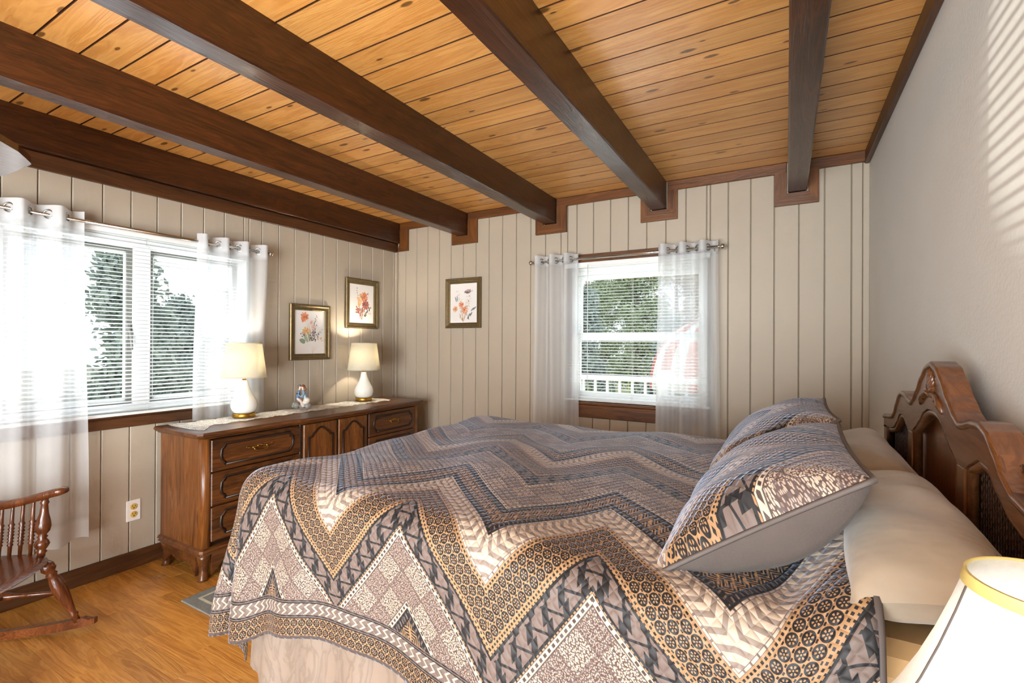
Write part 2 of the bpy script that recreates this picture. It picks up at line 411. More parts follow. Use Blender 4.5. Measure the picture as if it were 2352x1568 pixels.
# the chevron quilt: u along the bed, v across, d = distance from the hem
BLACK, TAN, CREAM, TAUPE, BROWN = rgb(20, 19, 22), rgb(166, 128, 88), rgb(196, 178, 158), rgb(112, 96, 88), rgb(88, 71, 66)
def quilt_mat(name, hem=True, P=.51, A=.28, T=.62, phase=0., voff=0.):
    m, p = newmat(name); nt = X.nt
    uv = nt.nodes.new('ShaderNodeUVMap'); uv.uv_map = 'pattern'; sp = nt.nodes.new('ShaderNodeSeparateXYZ'); nt.links.new(uv.outputs[0], sp.inputs[0])
    u, v = X(sp.outputs[0]) + phase, X(sp.outputs[1]) + voff
    al = math.atan2(A, P / 2); ca, sa = math.cos(al), math.sin(al)
    e = ((u / P + .5).frac() - .5).abs() * P                    # distance from the nearest peak
    t = v - A + e * (A / (P / 2)) + A                           # 0 at the outer edge of the bolt band
    tt = (t / T).frac() * T
    n = tt * ca; s = e * ca - v * sa
    L0, F0, H0, N0, M0, E0 = 0., .09 * ca, .215 * ca, .31 * ca, .43 * ca, T * ca
    def dash(x, per, du=.55): return (x / per).frac() < du
    def flowers(nn, ss, cell):
        b = nn / cell; row = b.floor(); a = ss / (cell * 1.08) + row.mod2() * .5
        dx = a.frac() - .5; dy = b.frac() - .5; r = (dx * dx + dy * dy).sqrt()
        th = X.m('ARCTAN2', dy, dx)
        ink = (r < .465) - band(r, .15, .31) * ((th * 6).cos() > .1) - (r < .06)
        return ink.max((dx.abs() > .38) * (dy.abs() > .36))
    # bolts
    nn = (n - L0) / (F0 - L0)
    x = (s / .062 + nn * 1.05 - ((nn * 2.6).floor().mod2() - .5) * .22).frac() - .5
    x2 = (s / .062 - nn * 1.0 + .3).frac() - .5
    bolt = (x.abs() < .18).max((x2.abs() < .06) * (nn < .8))
    edge = (nn < .13).max(nn > .87)
    col = mixc(bolt, TAUPE, BLACK)
    col = mixc(edge, col, mixc(dash(s, .011, .62) * ((nn - .5).abs() > .455) * 1., BLACK, TAN))
    cL = col
    # flowers
    nn = (n - F0) / (H0 - F0)
    cF = mixc(flowers(n - F0 - .010, s, .0215), TAN, BLACK)
    ef = (nn < .12).max(nn > .88)
    dd = (s / .010).frac() - .5
    cF = mixc(ef, cF, mixc((dd * dd < .07) * (((nn - .5).abs() - .44).abs() < .025), TAN, BLACK))
    # herringbone
    nn = (n - H0) / (N0 - H0)
    ar = (s / .026 + (nn - .5).abs() * 1.7).frac()
    cH = mixc(band(ar, .12, .55), CREAM, rgb(140, 124, 112))
    eh = (nn - .5).abs()
    cH = mixc(eh > .40, cH, mixc(dash(s, .02, .2), CREAM, TAUPE))
    cH = mixc(band(eh, .40, .42).max(eh > .485), cH, TAUPE)
    # dark lattice
    nn = (n - N0) / (M0 - N0); cc = n - (N0 + M0) * .5
    q1 = ((s + cc) / .034).frac() - .5; q2 = ((s - cc) / .034).frac() - .5
    zz_ = cc + ((s / .036).frac() - .5).abs() * .034
    lat = ((zz_ / .0095).frac() < .42).max((q1.abs() < .09) * (cc.abs() < .012)) * ((nn - .5).abs() < .27)
    hat = band((s / .013 + nn * 2.).frac(), .0, .3) * band((nn - .5).abs(), .31, .44)
    cN = mixc(lat, mixc(hat, BLACK, TAUPE), TAN)
    # stippled patchwork
    nn = (n - M0) / (E0 - M0)
    cell = .075; a = (s / cell).frac() - .5; b = (n / cell + .3).frac() - .5
    chk = ((s / cell).floor() + (n / cell + .3).floor()).mod2()
    rg = a.abs().max(b.abs())
    rings = (rg * 11.).frac() < .6
    uvn = nt.nodes.new('ShaderNodeVectorMath'); uvn.operation = 'SCALE'; nt.links.new(uv.outputs[0], uvn.inputs[0]); uvn.inputs['Scale'].default_value = 1.
    vo = voronoi(uvn.outputs[0], 250., 'F1', .9); vo.voronoi_dimensions = '2D'; vd = X(vo.outputs['Distance'])
    rim = (rg > .465)
    peb = (vd + rings * .08 + chk * .07) < .45
    cM = mixc(peb * (1 - rim * .6), BROWN, mixc(chk, rgb(190, 171, 151), rgb(172, 152, 136)))
    em = (nn - .5).abs()
    d3 = (s / .016).frac() - .5
    cM = mixc(em > .405, cM, mixc((d3 * d3 < .07) * ((em - .45).abs() < .022), CREAM, rgb(70, 56, 50)))
    cM = mixc(band(em, .392, .41).max(em > .492), cM, rgb(80, 66, 60))
    c = mixc(n > F0, cL, cF); c = mixc(n > H0, c, cH); c = mixc(n > N0, c, cN); c = mixc(n > M0, c, cM)
    if hem:
        uh = nt.nodes.new('ShaderNodeUVMap'); uh.uv_map = 'hem'; sh = nt.nodes.new('ShaderNodeSeparateXYZ'); nt.links.new(uh.outputs[0], sh.inputs[0])
        d, hs = X(sh.outputs[0]), X(sh.outputs[1])
        cB = mixc(flowers(d - .0105, hs, .0215), TAN, BLACK)
        cB = mixc(d > .0545, cB, mixc(dash(d - .0545, .0055, .6), TAUPE, BLACK))
        tq = (d - .0655) / .029
        cB = mixc(d > .0655, cB, mixc(band((hs / .024 + ((tq * 1.5).frac() - .5).abs() * 1.1).frac(), .32, .60), rgb(112, 98, 90), CREAM))
        cB = mixc(d > .0945, cB, mixc(dash(d - .0945, .0055, .6), TAUPE, BLACK))
        c = mixc(d > .1055, cB, c)
        c = mixc(d > .009, rgb(84, 74, 70), c)
    put(p.inputs['Base Color'], mixc(1., c, (.80, .79, .80, 1), 'MULTIPLY'))
    p.inputs['Roughness'].default_value = .62; p.inputs['Sheen Weight'].default_value = .5; p.inputs['Sheen Roughness'].default_value = .3
    p.inputs['Sheen Tint'].default_value = (.62, .76, 1, 1)
    q = .027
    k1 = (((u + v) / q).frac() - .5).abs() * 2; k2 = (((u - v) / q).frac() - .5).abs() * 2
    hgt = (1 - k1 * k1 * k1) * (1 - k2 * k2 * k2)
    put(p.inputs['Normal'], bump(hgt + noise(uvn.outputs[0], 60., 2) * .5, .0022, .9))
    return m
M['quilt'] = quilt_mat('chevron_quilt')
M['sham'] = quilt_mat('chevron_sham', False, P=.66, A=.30, T=.62)

# ================================================================== room shell
XL, XR, YB, YR, ZC = -3.235, 0.415, 3.443, -1.9, 2.415
BT = .012   # board thickness
# --- floor: backing, planks near the window one by one, the rest as one piece
fl = structure('floor', MB().box(XL - .1, XR + .1, YR - .1, YB + .1, -.05, -.004), M['trim_x'])
def plank_mesh(L, W):
    return MB().bbox(0, L, 0, W, -.012, 0, .0004).mesh('floor_plank', M['floor'])
pl_cache = {}
rest = MB()
y = YR; row = 0
while y < YB - .01:
    w = min(.068, YB - y); x = XL - random.random() * .5
    while x < XR:
        L = random.choice((.28, .34, .42, .5, .58, .7, .84)); x0 = max(x, XL); x1 = min(x + L, XR)
        if x1 - x0 > .03:
            if x0 < -1.45 and -.2 < y < 1.75:
                key = (round(x1 - x0, 2), round(w, 3))
                if key not in pl_cache: pl_cache[key] = plank_mesh(key[0] - .0009, key[1] - .0009)
                link('floor_plank', pl_cache[key], fl, (x0, y, 0))
            else: rest.box(x0, x1 - .0012, y, y + w - .0012, -.012, 0)
        x += L
    y += .068; row += 1
tag(rest.build('floor_planks_far', M['floor'], fl), kind='stuff')

# --- walls with openings
WLY0, WLY1, WLZ0, WLZ1 = .74, 1.985, .885, 1.90      # left window opening
WBX0, WBX1, WBZ0, WBZ1 = -1.475, -.445, .845, 1.90   # back window opening
DX0, DX1, DZ1 = -1.85, .35, 2.05                    # unseen rear glass door, added to go with the fill light
T = .14
b = MB()
b.box(XL - T, XL - BT, YR, WLY0, 0, ZC + .1).box(XL - T, XL - BT, WLY1, YB + T, 0, ZC + .1)
b.box(XL - T, XL - BT, WLY0, WLY1, 0, WLZ0).box(XL - T, XL - BT, WLY0, WLY1, WLZ1, ZC + .1)
wall_left = structure('wall_left', b, M['backing'])
b = MB()
b.box(XL - BT, WBX0, YB + BT, YB + T, 0, ZC + .1).box(WBX1, XR + T, YB + BT, YB + T, 0, ZC + .1)
b.box(WBX0, WBX1, YB + BT, YB + T, 0, WBZ0).box(WBX0, WBX1, YB + BT, YB + T, WBZ1, ZC + .1)
wall_back = structure('wall_back', b, M['backing'])
wall_right = structure('wall_right', MB().box(XR, XR + T, YR, YB, 0, ZC + .1), M['plaster'])
b = MB().box(XL, DX0, YR - T, YR, 0, ZC + .1).box(DX1, XR, YR - T, YR, 0, ZC + .1).box(DX0, DX1, YR - T, YR, DZ1, ZC + .1)
wall_rear = structure('wall_rear', b, M['plaster'])
d = MB()
for x in (DX0 + .03, (DX0 + DX1) / 2, DX1 - .03): d.box(x - .03, x + .03, YR - .09, YR - .03, 0, DZ1)
d.box(DX0, DX1, YR - .09, YR - .03, DZ1 - .06, DZ1).box(DX0, DX1, YR - .09, YR - .03, 0, .06)
door = structure('added_door', d, M['vinyl'])  # unseen door, added as a source for the rear fill light
MB().box(DX0, DX1, YR - .065, YR - .06, .06, DZ1 - .06).build('pane', M['glass'], door)

# --- vertical boards, one by one (cut around the windows)
bcache = {}
def board_part(parent, wall, a0, a1, z0, z1):
    """wall 'x': board on the left wall (a along y); 'y': on the back wall (a along x)"""
    g = .0035; key = (wall, round(a1 - a0, 3), round(z1 - z0, 3)); w = a1 - a0; h = z1 - z0
    if key not in bcache:
        c = .0045
        prof = [(g / 2, 0), (w - g / 2, 0), (w - g / 2, BT - c), (w - g / 2 - c * .8, BT), (g / 2 + c * .8, BT), (g / 2, BT - c)]
        mb = MB()
        if wall == 'x': mb.prism([(q, p) for p, q in prof], 'z', 0, h)
        else: mb.prism([(p, -q) for p, q in prof], 'z', 0, h)
        bcache[key] = mb.mesh('wall_board', M['wall'])
    loc = (XL - BT, a0, z0) if wall == 'x' else (a0, YB + BT, z0)
    return link('wall_board', bcache[key], parent, loc)
edges = [-3.235] + [-3.128 + .133 * i for i in range(27)] + [.385]
for a0, a1 in zip(edges, edges[1:]):
    if a1 - a0 < .02: continue
    cuts = sorted({a0, a1} | {c for c in (WBX0, WBX1) if a0 + .004 < c < a1 - .004})
    for c0, c1 in zip(cuts, cuts[1:]):
        mid = (c0 + c1) / 2
        if WBX0 < mid < WBX1:
            board_part(wall_back, 'y', c0, c1, .0, WBZ0); board_part(wall_back, 'y', c0, c1, WBZ1, ZC)
        else: board_part(wall_back, 'y', c0, c1, 0, ZC)
g0 = .7727
edges = [YR] + [g0 + .1306 * i for i in range(-20, 20) if g0 + .1306 * i > YR + .03] + [3.385, YB]
for a0, a1 in zip(edges, edges[1:]):
    cuts = sorted({a0, a1} | {c for c in (WLY0, WLY1) if a0 + .004 < c < a1 - .004})
    for c0, c1 in zip(cuts, cuts[1:]):
        mid = (c0 + c1) / 2
        if WLY0 < mid < WLY1:
            board_part(wall_left, 'x', c0, c1, .0, WLZ0); board_part(wall_left, 'x', c0, c1, WLZ1, ZC)
        else: board_part(wall_left, 'x', c0, c1, 0, ZC)
# corner strips, painted
tr = structure('trim_1', MB().bbox(XL, XL + .018, YB - .032, YB, .095, 2.15, .004), M['wall'])
tr = structure('trim_2', MB().bbox(.384, .415, YB - .012, YB + BT, .095, 2.345, .003), M['wall'])

# --- baseboards
structure('baseboard_left', MB().bbox(XL, XL + .016, YR, YB, 0, .095, .005), M['trim_y'])
structure('baseboard_back', MB().bbox(XL + .016, XR, YB - .016, YB, 0, .095, .005), M['trim_x'])

# --- ceiling planks across, beams along
ceil = structure('ceiling', MB().box(XL - T, XR + T, YR - T, YB + T, ZC + .022, ZC + .12), M['trim_x'])
def cplank(w):
    c = .003; g = .0008; L = XR - XL
    mb = MB().prism([(g + c, 0), (w - g - c, 0), (w - g - c, .018), (g + c, .018)], 'x', 0, L)
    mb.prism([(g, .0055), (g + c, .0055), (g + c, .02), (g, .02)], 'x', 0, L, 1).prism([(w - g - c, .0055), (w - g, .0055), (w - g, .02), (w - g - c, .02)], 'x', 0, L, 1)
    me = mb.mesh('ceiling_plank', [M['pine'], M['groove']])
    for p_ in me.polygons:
        if p_.normal.z > -.5: p_.material_index = 1      # plank sides coloured dark so the joints read as dark lines
    return me
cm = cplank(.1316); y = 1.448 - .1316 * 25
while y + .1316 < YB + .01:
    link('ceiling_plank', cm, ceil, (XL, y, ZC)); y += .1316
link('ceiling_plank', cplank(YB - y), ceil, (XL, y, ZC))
beams = [(-3.30, -3.192), (-2.515, -2.411), (-1.672, -1.567), (-.833, -.728), (.004, .105)]
BZ = 2.226
desc = ['dark stained ceiling beam lying along the left wall above the wide window', 'dark ceiling beam second from the left wall', 'dark ceiling beam in the middle, third from the left wall', 'dark ceiling beam running over the bed toward the back window', 'dark ceiling beam nearest the white plaster wall']
def rough_beam(x0, x1, y0, y1, z0, z1, seed):
    """long beam with slightly uneven chamfered arrises"""
    rnd = random.Random(seed); mb = MB(); n = 46; rings = []
    for i in range(n + 1):
        y = lerp(y0, y1, i / n); c = [.004 + rnd.random() * .003 for _ in range(2)]; j = lambda: (rnd.random() - .5) * .0016
        rings.append([(x0 + j(), y, z1), (x0 + j(), y, z0 + c[0]), (x0 + c[0], y, z0 + j()), (x1 - c[1], y, z0 + j()), (x1 + j(), y, z0 + c[1]), (x1 + j(), y, z1)])
    vs = [p for r in rings for p in r]; fs = []
    for i in range(n):
        for k in range(6): fs.append((i * 6 + k, i * 6 + (k + 1) % 6, (i + 1) * 6 + (k + 1) % 6, (i + 1) * 6 + k))
    fs += [tuple(range(6)), tuple(range(n * 6 + 5, n * 6 - 1, -1))]
    return mb.add(vs, fs)
for i, (x0, x1) in enumerate(beams):
    o = rough_beam(x0, x1, YR, YB + .01, BZ, ZC, i).build('trim_%d' % (3 + i), M['beam'], origin=((x0 + x1) / 2, 1, BZ))
    tag(o, desc[i], kind='structure')
# collars where the beams enter the back wall: two uprights and a mitred bottom piece
def collar(idx, xi0, xi1, xo0, xo1, left=True):
    zb, zi, th = 2.15, BZ - .004, .022; y0, y1 = YB - th, YB
    root = thing('trim_%d' % idx, None, None, ((xi0 + xi1) / 2, YB, zb), kind='structure')
    if left: MB().prism([(xo0, zb), (xi0, zi), (xi0, 2.352), (xo0, 2.352)], 'y', y0, y1).build('trim_board', M['trim_z'], root)
    MB().prism([(xo1, zb), (xo1, 2.352), (xi1, 2.352), (xi1, zi)], 'y', y0, y1).build('trim_board', M['trim_z'], root)
    MB().prism([(xo0, zb), (xo1, zb), (xi1, zi), (xi0, zi)], 'y', y0, y1).build('trim_board', M['trim_x'], root)
collar(8, -3.19, -3.187, XL + .02, -3.088, False)
collar(9, -2.522, -2.404, -2.544 - .03, -2.309)
collar(10, -1.679, -1.56, -1.715 - .03, -1.479)
collar(11, -.84, -.721, -.886 - .02, -.654)
collar(12, -.003, .112, -.059 - .01, .167)
# crown strips between the collars
xs = [-3.187] + [q for b_ in beams[1:] for q in (b_[0] - .007, b_[1] + .007)] + [XR - .02]
for i in range(0, len(xs) - 1, 2):
    structure('trim_%d' % (13 + i // 2), MB().bbox(xs[i], xs[i + 1], YB - .02, YB, 2.35, ZC, .003), M['trim_x'])
structure('trim_18', MB().bbox(XR - .024, XR, YR, YB, 2.338, ZC, .004), M['trim_y'])
structure('trim_19', MB().bbox(XL, XL + .02, YR, YB - .02, 2.14, BZ - .004, .003), M['trim_y'])

# ================================================================== windows
# --- left window: white pair of casements, brown sill and apron
w1 = thing('window_1', None, None, (XL - .07, 1.36, WLZ0), kind='structure')
def bars(name, mats, parent, lst, bev=.003):
    mb = MB()
    for q in lst: mb.bbox(*q, bev)
    return mb.build(name, mats, parent)
fx0, fx1 = XL - .12, XL - .035
bars('window_frame', M['vinyl'], w1, [(fx0, fx1, WLY0, WLY0 + .05, WLZ0, WLZ1), (fx0, fx1, WLY1 - .05, WLY1, WLZ0, WLZ1), (fx0, fx1, WLY0 + .05, WLY1 - .05, WLZ1 - .075, WLZ1), (fx0, fx1, WLY0 + .05, WLY1 - .05, WLZ0, WLZ0 + .045), (fx0, fx1, 1.325, 1.408, WLZ0 + .045, WLZ1 - .075)])
for (y0, y1) in ((WLY0 + .05, 1.325), (1.408, WLY1 - .05)):
    sash = bars('sash', M['vinyl'], w1, [(fx0 + .02, fx0 + .05, y0, y0 + .03, .93, 1.825), (fx0 + .02, fx0 + .05, y1 - .03, y1, .93, 1.825), (fx0 + .02, fx0 + .05, y0 + .03, y1 - .03, 1.79, 1.825), (fx0 + .02, fx0 + .05, y0 + .03, y1 - .03, .93, .96)])
    bars('screen_frame', M['sash_grey'], sash, [(fx0 + .052, fx0 + .064, y0, y0 + .022, .93, 1.825), (fx0 + .052, fx0 + .064, y1 - .03, y1, .93, 1.825), (fx0 + .052, fx0 + .064, y0 + .022, y1 - .03, 1.805, 1.825), (fx0 + .052, fx0 + .064, y0 + .022, y1 - .03, .93, .945)])
    MB().box(fx0 + .032, fx0 + .036, y0 + .028, y1 - .028, .957, 1.793).build('pane', M['glass'], sash)
h = MB().bbox(fx0 + .066, fx0 + .082, 1.292, 1.312, 1.30, 1.39, .004).tube([(fx0 + .08, 1.302, 1.36), (fx0 + .1, 1.306, 1.32), (fx0 + .1, 1.312, 1.24)], [.008, .008, .005], 6)
h.build('latch', M['sash_grey'], w1)
bars('window_casing', M['vinyl'], w1, [(XL - .035, XL + .014, WLY0 - .02, WLY1 + .02, WLZ1 - .06, WLZ1 + .02), (XL - .035, XL + .014, WLY0 - .02, WLY0 + .03, WLZ0, WLZ1 - .06), (XL - .035, XL + .014, WLY1 - .03, WLY1 + .02, WLZ0, WLZ1 - .06)])
sill = bars('window_sill', M['trim_y'], w1, [(XL - .12, XL + .035, WLY0 - .08, WLY1 + .08, .862, .884)], .006)
bars('apron', M['trim_y'], sill, [(XL, XL + .02, WLY0 - .06, WLY1 + .06, .805, .862)], .004)

# --- back window: white double hung in a brown jamb
w2 = thing('window_2', None, None, ((WBX0 + WBX1) / 2, YB + .07, WBZ0), kind='structure')
y0, y1 = YB - .006, YB + .13
bars('jamb', M['trim_x'], w2, [(WBX0, WBX1, y0, y1, WBZ1 - .018, WBZ1), (WBX0, WBX0 + .016, y0, y1, WBZ0, WBZ1 - .018), (WBX1 - .016, WBX1, y0, y1, WBZ0, WBZ1 - .018)], .002)
bars('head_casing', M['trim_x'], w2, [(WBX0 - .02, WBX1 + .02, YB - .018, YB, WBZ1 - .005, WBZ1 + .062)], .004)
sl = bars('window_sill', M['trim_x'], w2, [(WBX0 - .01, WBX1 + .01, YB - .022, y1, WBZ0 - .02, WBZ0)], .006)
bars('apron', M['trim_x'], sl, [(WBX0, WBX1, YB - .02, YB, .73, WBZ0 - .02)], .004)
ix0, ix1 = WBX0 + .016, WBX1 - .016
bars('window_frame', M['vinyl'], w2, [(ix0, ix0 + .035, YB + .05, YB + .125, WBZ0, WBZ1 - .018), (ix1 - .035, ix1, YB + .05, YB + .125, WBZ0, WBZ1 - .018), (ix0 + .035, ix1 - .035, YB + .05, YB + .125, 1.815, WBZ1 - .018), (ix0 + .035, ix1 - .035, YB + .05, YB + .125, WBZ0, .875)])
for (z0, z1, yy) in ((1.325, 1.815, YB + .09), (.875, 1.345, YB + .06)):
    a, c = ix0 + .035, ix1 - .035
    sash = bars('sash', M['vinyl'], w2, [(a, a + .035, yy, yy + .028, z0, z1), (c - .035, c, yy, yy + .028, z0, z1), (a + .035, c - .035, yy, yy + .028, z1 - .036, z1), (a + .035, c - .035, yy, yy + .028, z0, z0 + .045)])
    MB().box(a + .03, c - .03, yy + .012, yy + .016, z0 + .04, z1 - .03).build('pane', M['glass'], sash)

# --- venetian blinds: every slat a part of its own
def blind(name, label, along, a0, a1, z0, z1, pos, tilt, pitch=.0218):
    """along 'y': hangs parallel to the left wall at x=pos; 'x': parallel to the back wall at y=pos"""
    mid = (a0 + a1) / 2; D = .0125
    P = (lambda a, o, z: (pos + o, a, z)) if along == 'y' else (lambda a, o, z: (a, pos - o, z))
    root = thing(name, label, 'window blind', P(mid, 0, z1), 'venetian blinds')
    def bx(nm, A0, A1, o0, o1, Z0, Z1, mt, par=root, bev=.002):
        p, q = P(A0, o0, Z0), P(A1, o1, Z1)
        return MB().bbox(min(p[0], q[0]), max(p[0], q[0]), min(p[1], q[1]), max(p[1], q[1]), Z0, Z1, bev).build(nm, mt, par)
    bx('headrail', a0, a1, -.016, .016, z1 - .034, z1, M['white_metal'])
    bx('bottom_rail', a0, a1, -.013, .013, z0, z0 + .014, M['white_metal'])
    # slat mesh: shallow arched strip, centred
    L = (a1 - a0) / 2; ct, sn = math.cos(tilt), math.sin(tilt); vs = []; fs = []
    for k in range(4):
        o = lerp(-D, D, k / 3); zz = .0022 * (1 - (o / D) ** 2)
        o2, z2 = o * ct - zz * sn, o * sn + zz * ct
        for e in (-L, L): vs.append((o2, e, z2) if along == 'y' else (e, -o2, z2))
    fs = [(2 * k, 2 * k + 1, 2 * k + 3, 2 * k + 2) for k in range(3)]
    me = MB().add(vs, fs, 0, True).mesh('slat', M['slat'], fix=False)
    z = z0 + .03
    while z < z1 - .045:
        link('slat', me, root, P(mid, 0, z)); z += pitch
    for f in (.12, .5, .88):
        a = lerp(a0, a1, f)
        for o in (-.0135, .0135): MB().tube([P(a, o, z0 + .01), P(a, o, z1 - .03)], .0008, 4).build('ladder_cord', M['white_metal'], root)
    a = lerp(a0, a1, .18)
    MB().tube([P(a, .022, z1 - .02), P(a, .022, z0 + .1)], .0028, 6).build('tilt_wand', M['glass'] if False else M['white_metal'], root)
    return root
blind('window_blind', 'white horizontal slat blind in the wide left window beside the dresser', 'y', WLY0 - .01, WLY1 + .01, .876, 1.912, XL + .03, math.radians(-14))
blind('window_blind', 'white horizontal slat blind in the back window beyond the bed', 'x', WBX0 - .004, WBX1 + .004, WBZ0 + .012, 1.897, YB - .024, math.radians(-6))

# ================================================================== curtains
def curtain(label, along, a0, a1, ztop, zbot, pos, wall, nfold, seed, taper=0., group='white sheer curtain panels', lowpos=None, nring=4):
    """eyelet panel; cloth waves through pos (rod line) at the top, falls in soft folds"""
    rnd = random.Random(seed); sgn = 1
    P = (lambda a, o, z: Vector((pos + o, a, z))) if along == 'y' else (lambda a, o, z: Vector((a, pos - o, z)))
    root = thing('sheer_curtain', label, 'curtain', P((a0 + a1) / 2, 0, ztop), group)
    ph = rnd.random() * 6; k = [rnd.random() * 6 for _ in range(6)]
    zr = ztop - .045
    def pt(u, v):
        z = lerp(ztop, zbot, v); w = sstep(.0, .9, v)
        a = lerp(a0, a1, u) + taper * w * (u - .5) + .012 * w * math.sin(u * 9 + k[0])
        am = lerp(.042, .024, w)
        o = am * math.sin(u * nfold * PI + PI / 2 * 0 + w * .5 * math.sin(u * 7 + k[1])) + .010 * w * math.sin(u * 23 + k[2] + v * 2)
        sh = 0 if lowpos is None else lerp(0, lowpos, sstep(.05, .55, v))
        if lowpos is not None: o *= lerp(1, .55, sstep(.05, .5, v))
        z += .006 * math.sin(u * nfold * PI * 1 + k[3]) * (v > .98)
        return P(a, o + sh, z)
    nu, nv = nfold * 14, 60
    mb = MB().grid(pt, nu, nv)
    me = mb.mesh('cloth', M['sheer'], wloc(root), fix=False)
    at = me.attributes.new('weave', 'FLOAT', 'POINT'); H = ztop - zbot
    vals = []
    for i in range(nu + 1):
        for j in range(nv + 1):
            d = j / nv * H
            vals.append(.95 if d < .085 else (.85 if d > H - .09 else .60 + .04 * math.sin(i * .9)))
    at.data.foreach_set('value', vals)
    link('cloth', me, root)
    for i in range(nfold):
        u = (i + .0) / nfold
        a = lerp(a0, a1, (i + .02) / nfold) if i else a0 + .02
        c = P(lerp(a0, a1, i / nfold), 0, zr); 
        ax = Vector((math.cos(.9), math.sin(.9) * (1 if i % 2 else -1), 0)) if along == 'y' else Vector((math.sin(.9) * (1 if i % 2 else -1), math.cos(.9), 0))
        t = Vector((0, 1, 0)) if along == 'y' else Vector((1, 0, 0))
        n_ = Vector((1, 0, 0)) if along == 'y' else Vector((0, -1, 0))
        ax = (t * .75 + n_ * (.66 if i % 2 else -.66)).normalized(); s1 = Vector((0, 0, 1)); s2 = ax.cross(s1)
        ring = [c + (s1 * math.cos(q * PI / 9) + s2 * math.sin(q * PI / 9)) * .021 for q in range(19)]
        if i: MB().tube(ring, .0045, 6, caps=False).build('eyelet', M['chrome'], root)
    return root
def rod(label, along, a0, a1, z, pos, wall, braces):
    P = (lambda a, o, z: (pos + o, a, z)) if along == 'y' else (lambda a, o, z: (a, pos - o, z))
    root = thing('curtain_rod', label, 'curtain rod', P((a0 + a1) / 2, 0, z), 'metal curtain rods')
    MB().tube([P(a0, 0, z), P(a1, 0, z)], .0085, 12).build('pole', M['chrome'], root)
    MB().tube([P(lerp(a0, a1, .3), 0, z), P(a1 - .02, 0, z)], .0102, 12).build('outer_pole', M['chrome'], root)
    for a in (a0 - .012, a1 + .012): MB().ball(P(a, 0, z), .018).build('finial', M['chrome'], root)
    for a in braces:
        off = wall
        MB().tube([P(a, 0, z - .012), P(a, off * .5, z - .02), P(a, off, z - .012)], .0045, 6).bbox(*sorted((P(a - .01, off, 0)[0], P(a + .01, off + .003, 0)[0])), *sorted((P(a - .01, off, 0)[1], P(a + .01, off + .003, 0)[1])), z - .045, z + .01, .001).build('bracket', M['chrome'], root)
rod('brushed metal curtain rod above the wide left window', 'y', .62, 2.075, 1.905, -3.145, -.09, (.66, 2.03))
rod('brushed metal curtain rod above the back window', 'x', -1.735, -.372, 1.917, 3.353, -.09, (-1.70, -.41))
curtain('white sheer curtain panel at the photo\'s left edge behind the rocking chair', 'y', .64, 1.055, 1.955, .27, -3.145, XL, 6, 1, .03)
curtain('white sheer curtain panel between the wide left window and the two framed prints', 'y', 1.60, 2.06, 1.952, .35, -3.145, XL, 7, 2, .0, lowpos=-.035)
curtain('white sheer curtain panel on the left half of the back window', 'x', -1.715, -1.35, 1.965, .25, 3.353, YB, 6, 3, .03)
curtain('white sheer curtain panel on the back window nearer the pillows', 'x', -.765, -.385, 1.965, .25, 3.353, YB, 6, 4, .04)

# ================================================================== wall outlet
o = thing('wall_outlet', 'white wall outlet with two ivory sockets left of the dresser', 'outlet', (XL, 1.314, .265))
MB().bbox(XL, XL + .006, 1.279, 1.349, .266, .384, .003).build('cover_plate', M['plate'], o)
for z in (.347, .303):
    s = MB().lathe((XL + .005, 1.314, z), (1, 0, 0), [(0, .0175), (.003, .0175), (.0035, .016)], 18).build('socket', M['ivory'], o)
    q = MB()
    for dy in (-.0065, .0065): q.box(XL + .008, XL + .0093, 1.314 + dy - .0012, 1.314 + dy + .0012, z, z + .009)
    q.lathe((XL + .008, 1.314, z - .007), (1, 0, 0), [(0, .003), (.0013, .003)], 8)
    q.build('slots', M['black'], s)

# ================================================================== dresser
DF, DB, DY0, DY1, DT = -2.715, -3.155, 1.415, 3.16, .80
dr = thing('dresser', 'long carved dark wood dresser with brass pulls under the framed prints', 'dresser', (-2.93, 2.28, 0))
# top: moulded slab whose middle stands forward
def top_outline(ov, z):
    f = DF + ov; pts = [(DB - .005, DY0 - ov), (f - .02, DY0 - ov), (f, DY0 - ov + .02)]
    for i in range(9):
        t = i / 8; pts.append((f + .022 * sstep(0, 1, t), lerp(1.93, 2.03, t)))
    for i in range(9):
        t = i / 8; pts.append((f + .022 * sstep(1, 0, t) if False else f + .022 * (1 - sstep(0, 1, t)), lerp(2.56, 2.66, t)))
    pts += [(f, DY1 + ov - .02), (f - .02, DY1 + ov), (DB - .005, DY1 + ov)]
    return [(x, y, z) for x, y in pts]
rings = [top_outline(a, z) for a, z in ((.012, .762), (.016, .768), (.03, .776), (.036, .786), (.034, .794), (.026, DT))]
mb = MB(); n = len(rings[0]); vs = [p for r in rings for p in r]; fs = []
for i in range(len(rings) - 1):
    for k in range(n): fs.append((i * n + k, i * n + (k + 1) % n, (i + 1) * n + (k + 1) % n, (i + 1) * n + k))
fs += [tuple(range(n - 1, -1, -1)), tuple((len(rings) - 1) * n + k for k in range(n))]
mb.add(vs, fs); mb.build('dresser_top', M['dresser_y'], dr)
MB().box(DB, DF - .022, DY0 + .004, DY1 - .004, .17, .763).build('carcass', M['dresser_dark'], dr)
for y0, y1 in ((DY0, DY0 + .012), (DY1 - .012, DY1)): MB().bbox(DB, DF - .03, y0, y1, .17, .762, .002).build('side_panel', M['dresser_z'], dr)
for y in (DY0 + .002, DY1 - .002):   # rounded corner posts
    MB().lathe((DF - .028, y + (.026 if y < 2 else -.026), .17), (0, 0, 1), [(0, .03), (.59, .03)], 16).build('corner_post', M['dresser_z'], dr)
for y in (2.022, 2.585): MB().bbox(DF - .03, DF - .004, y - .011, y + .011, .17, .762, .003).build('stile', M['dresser_dark'], dr)
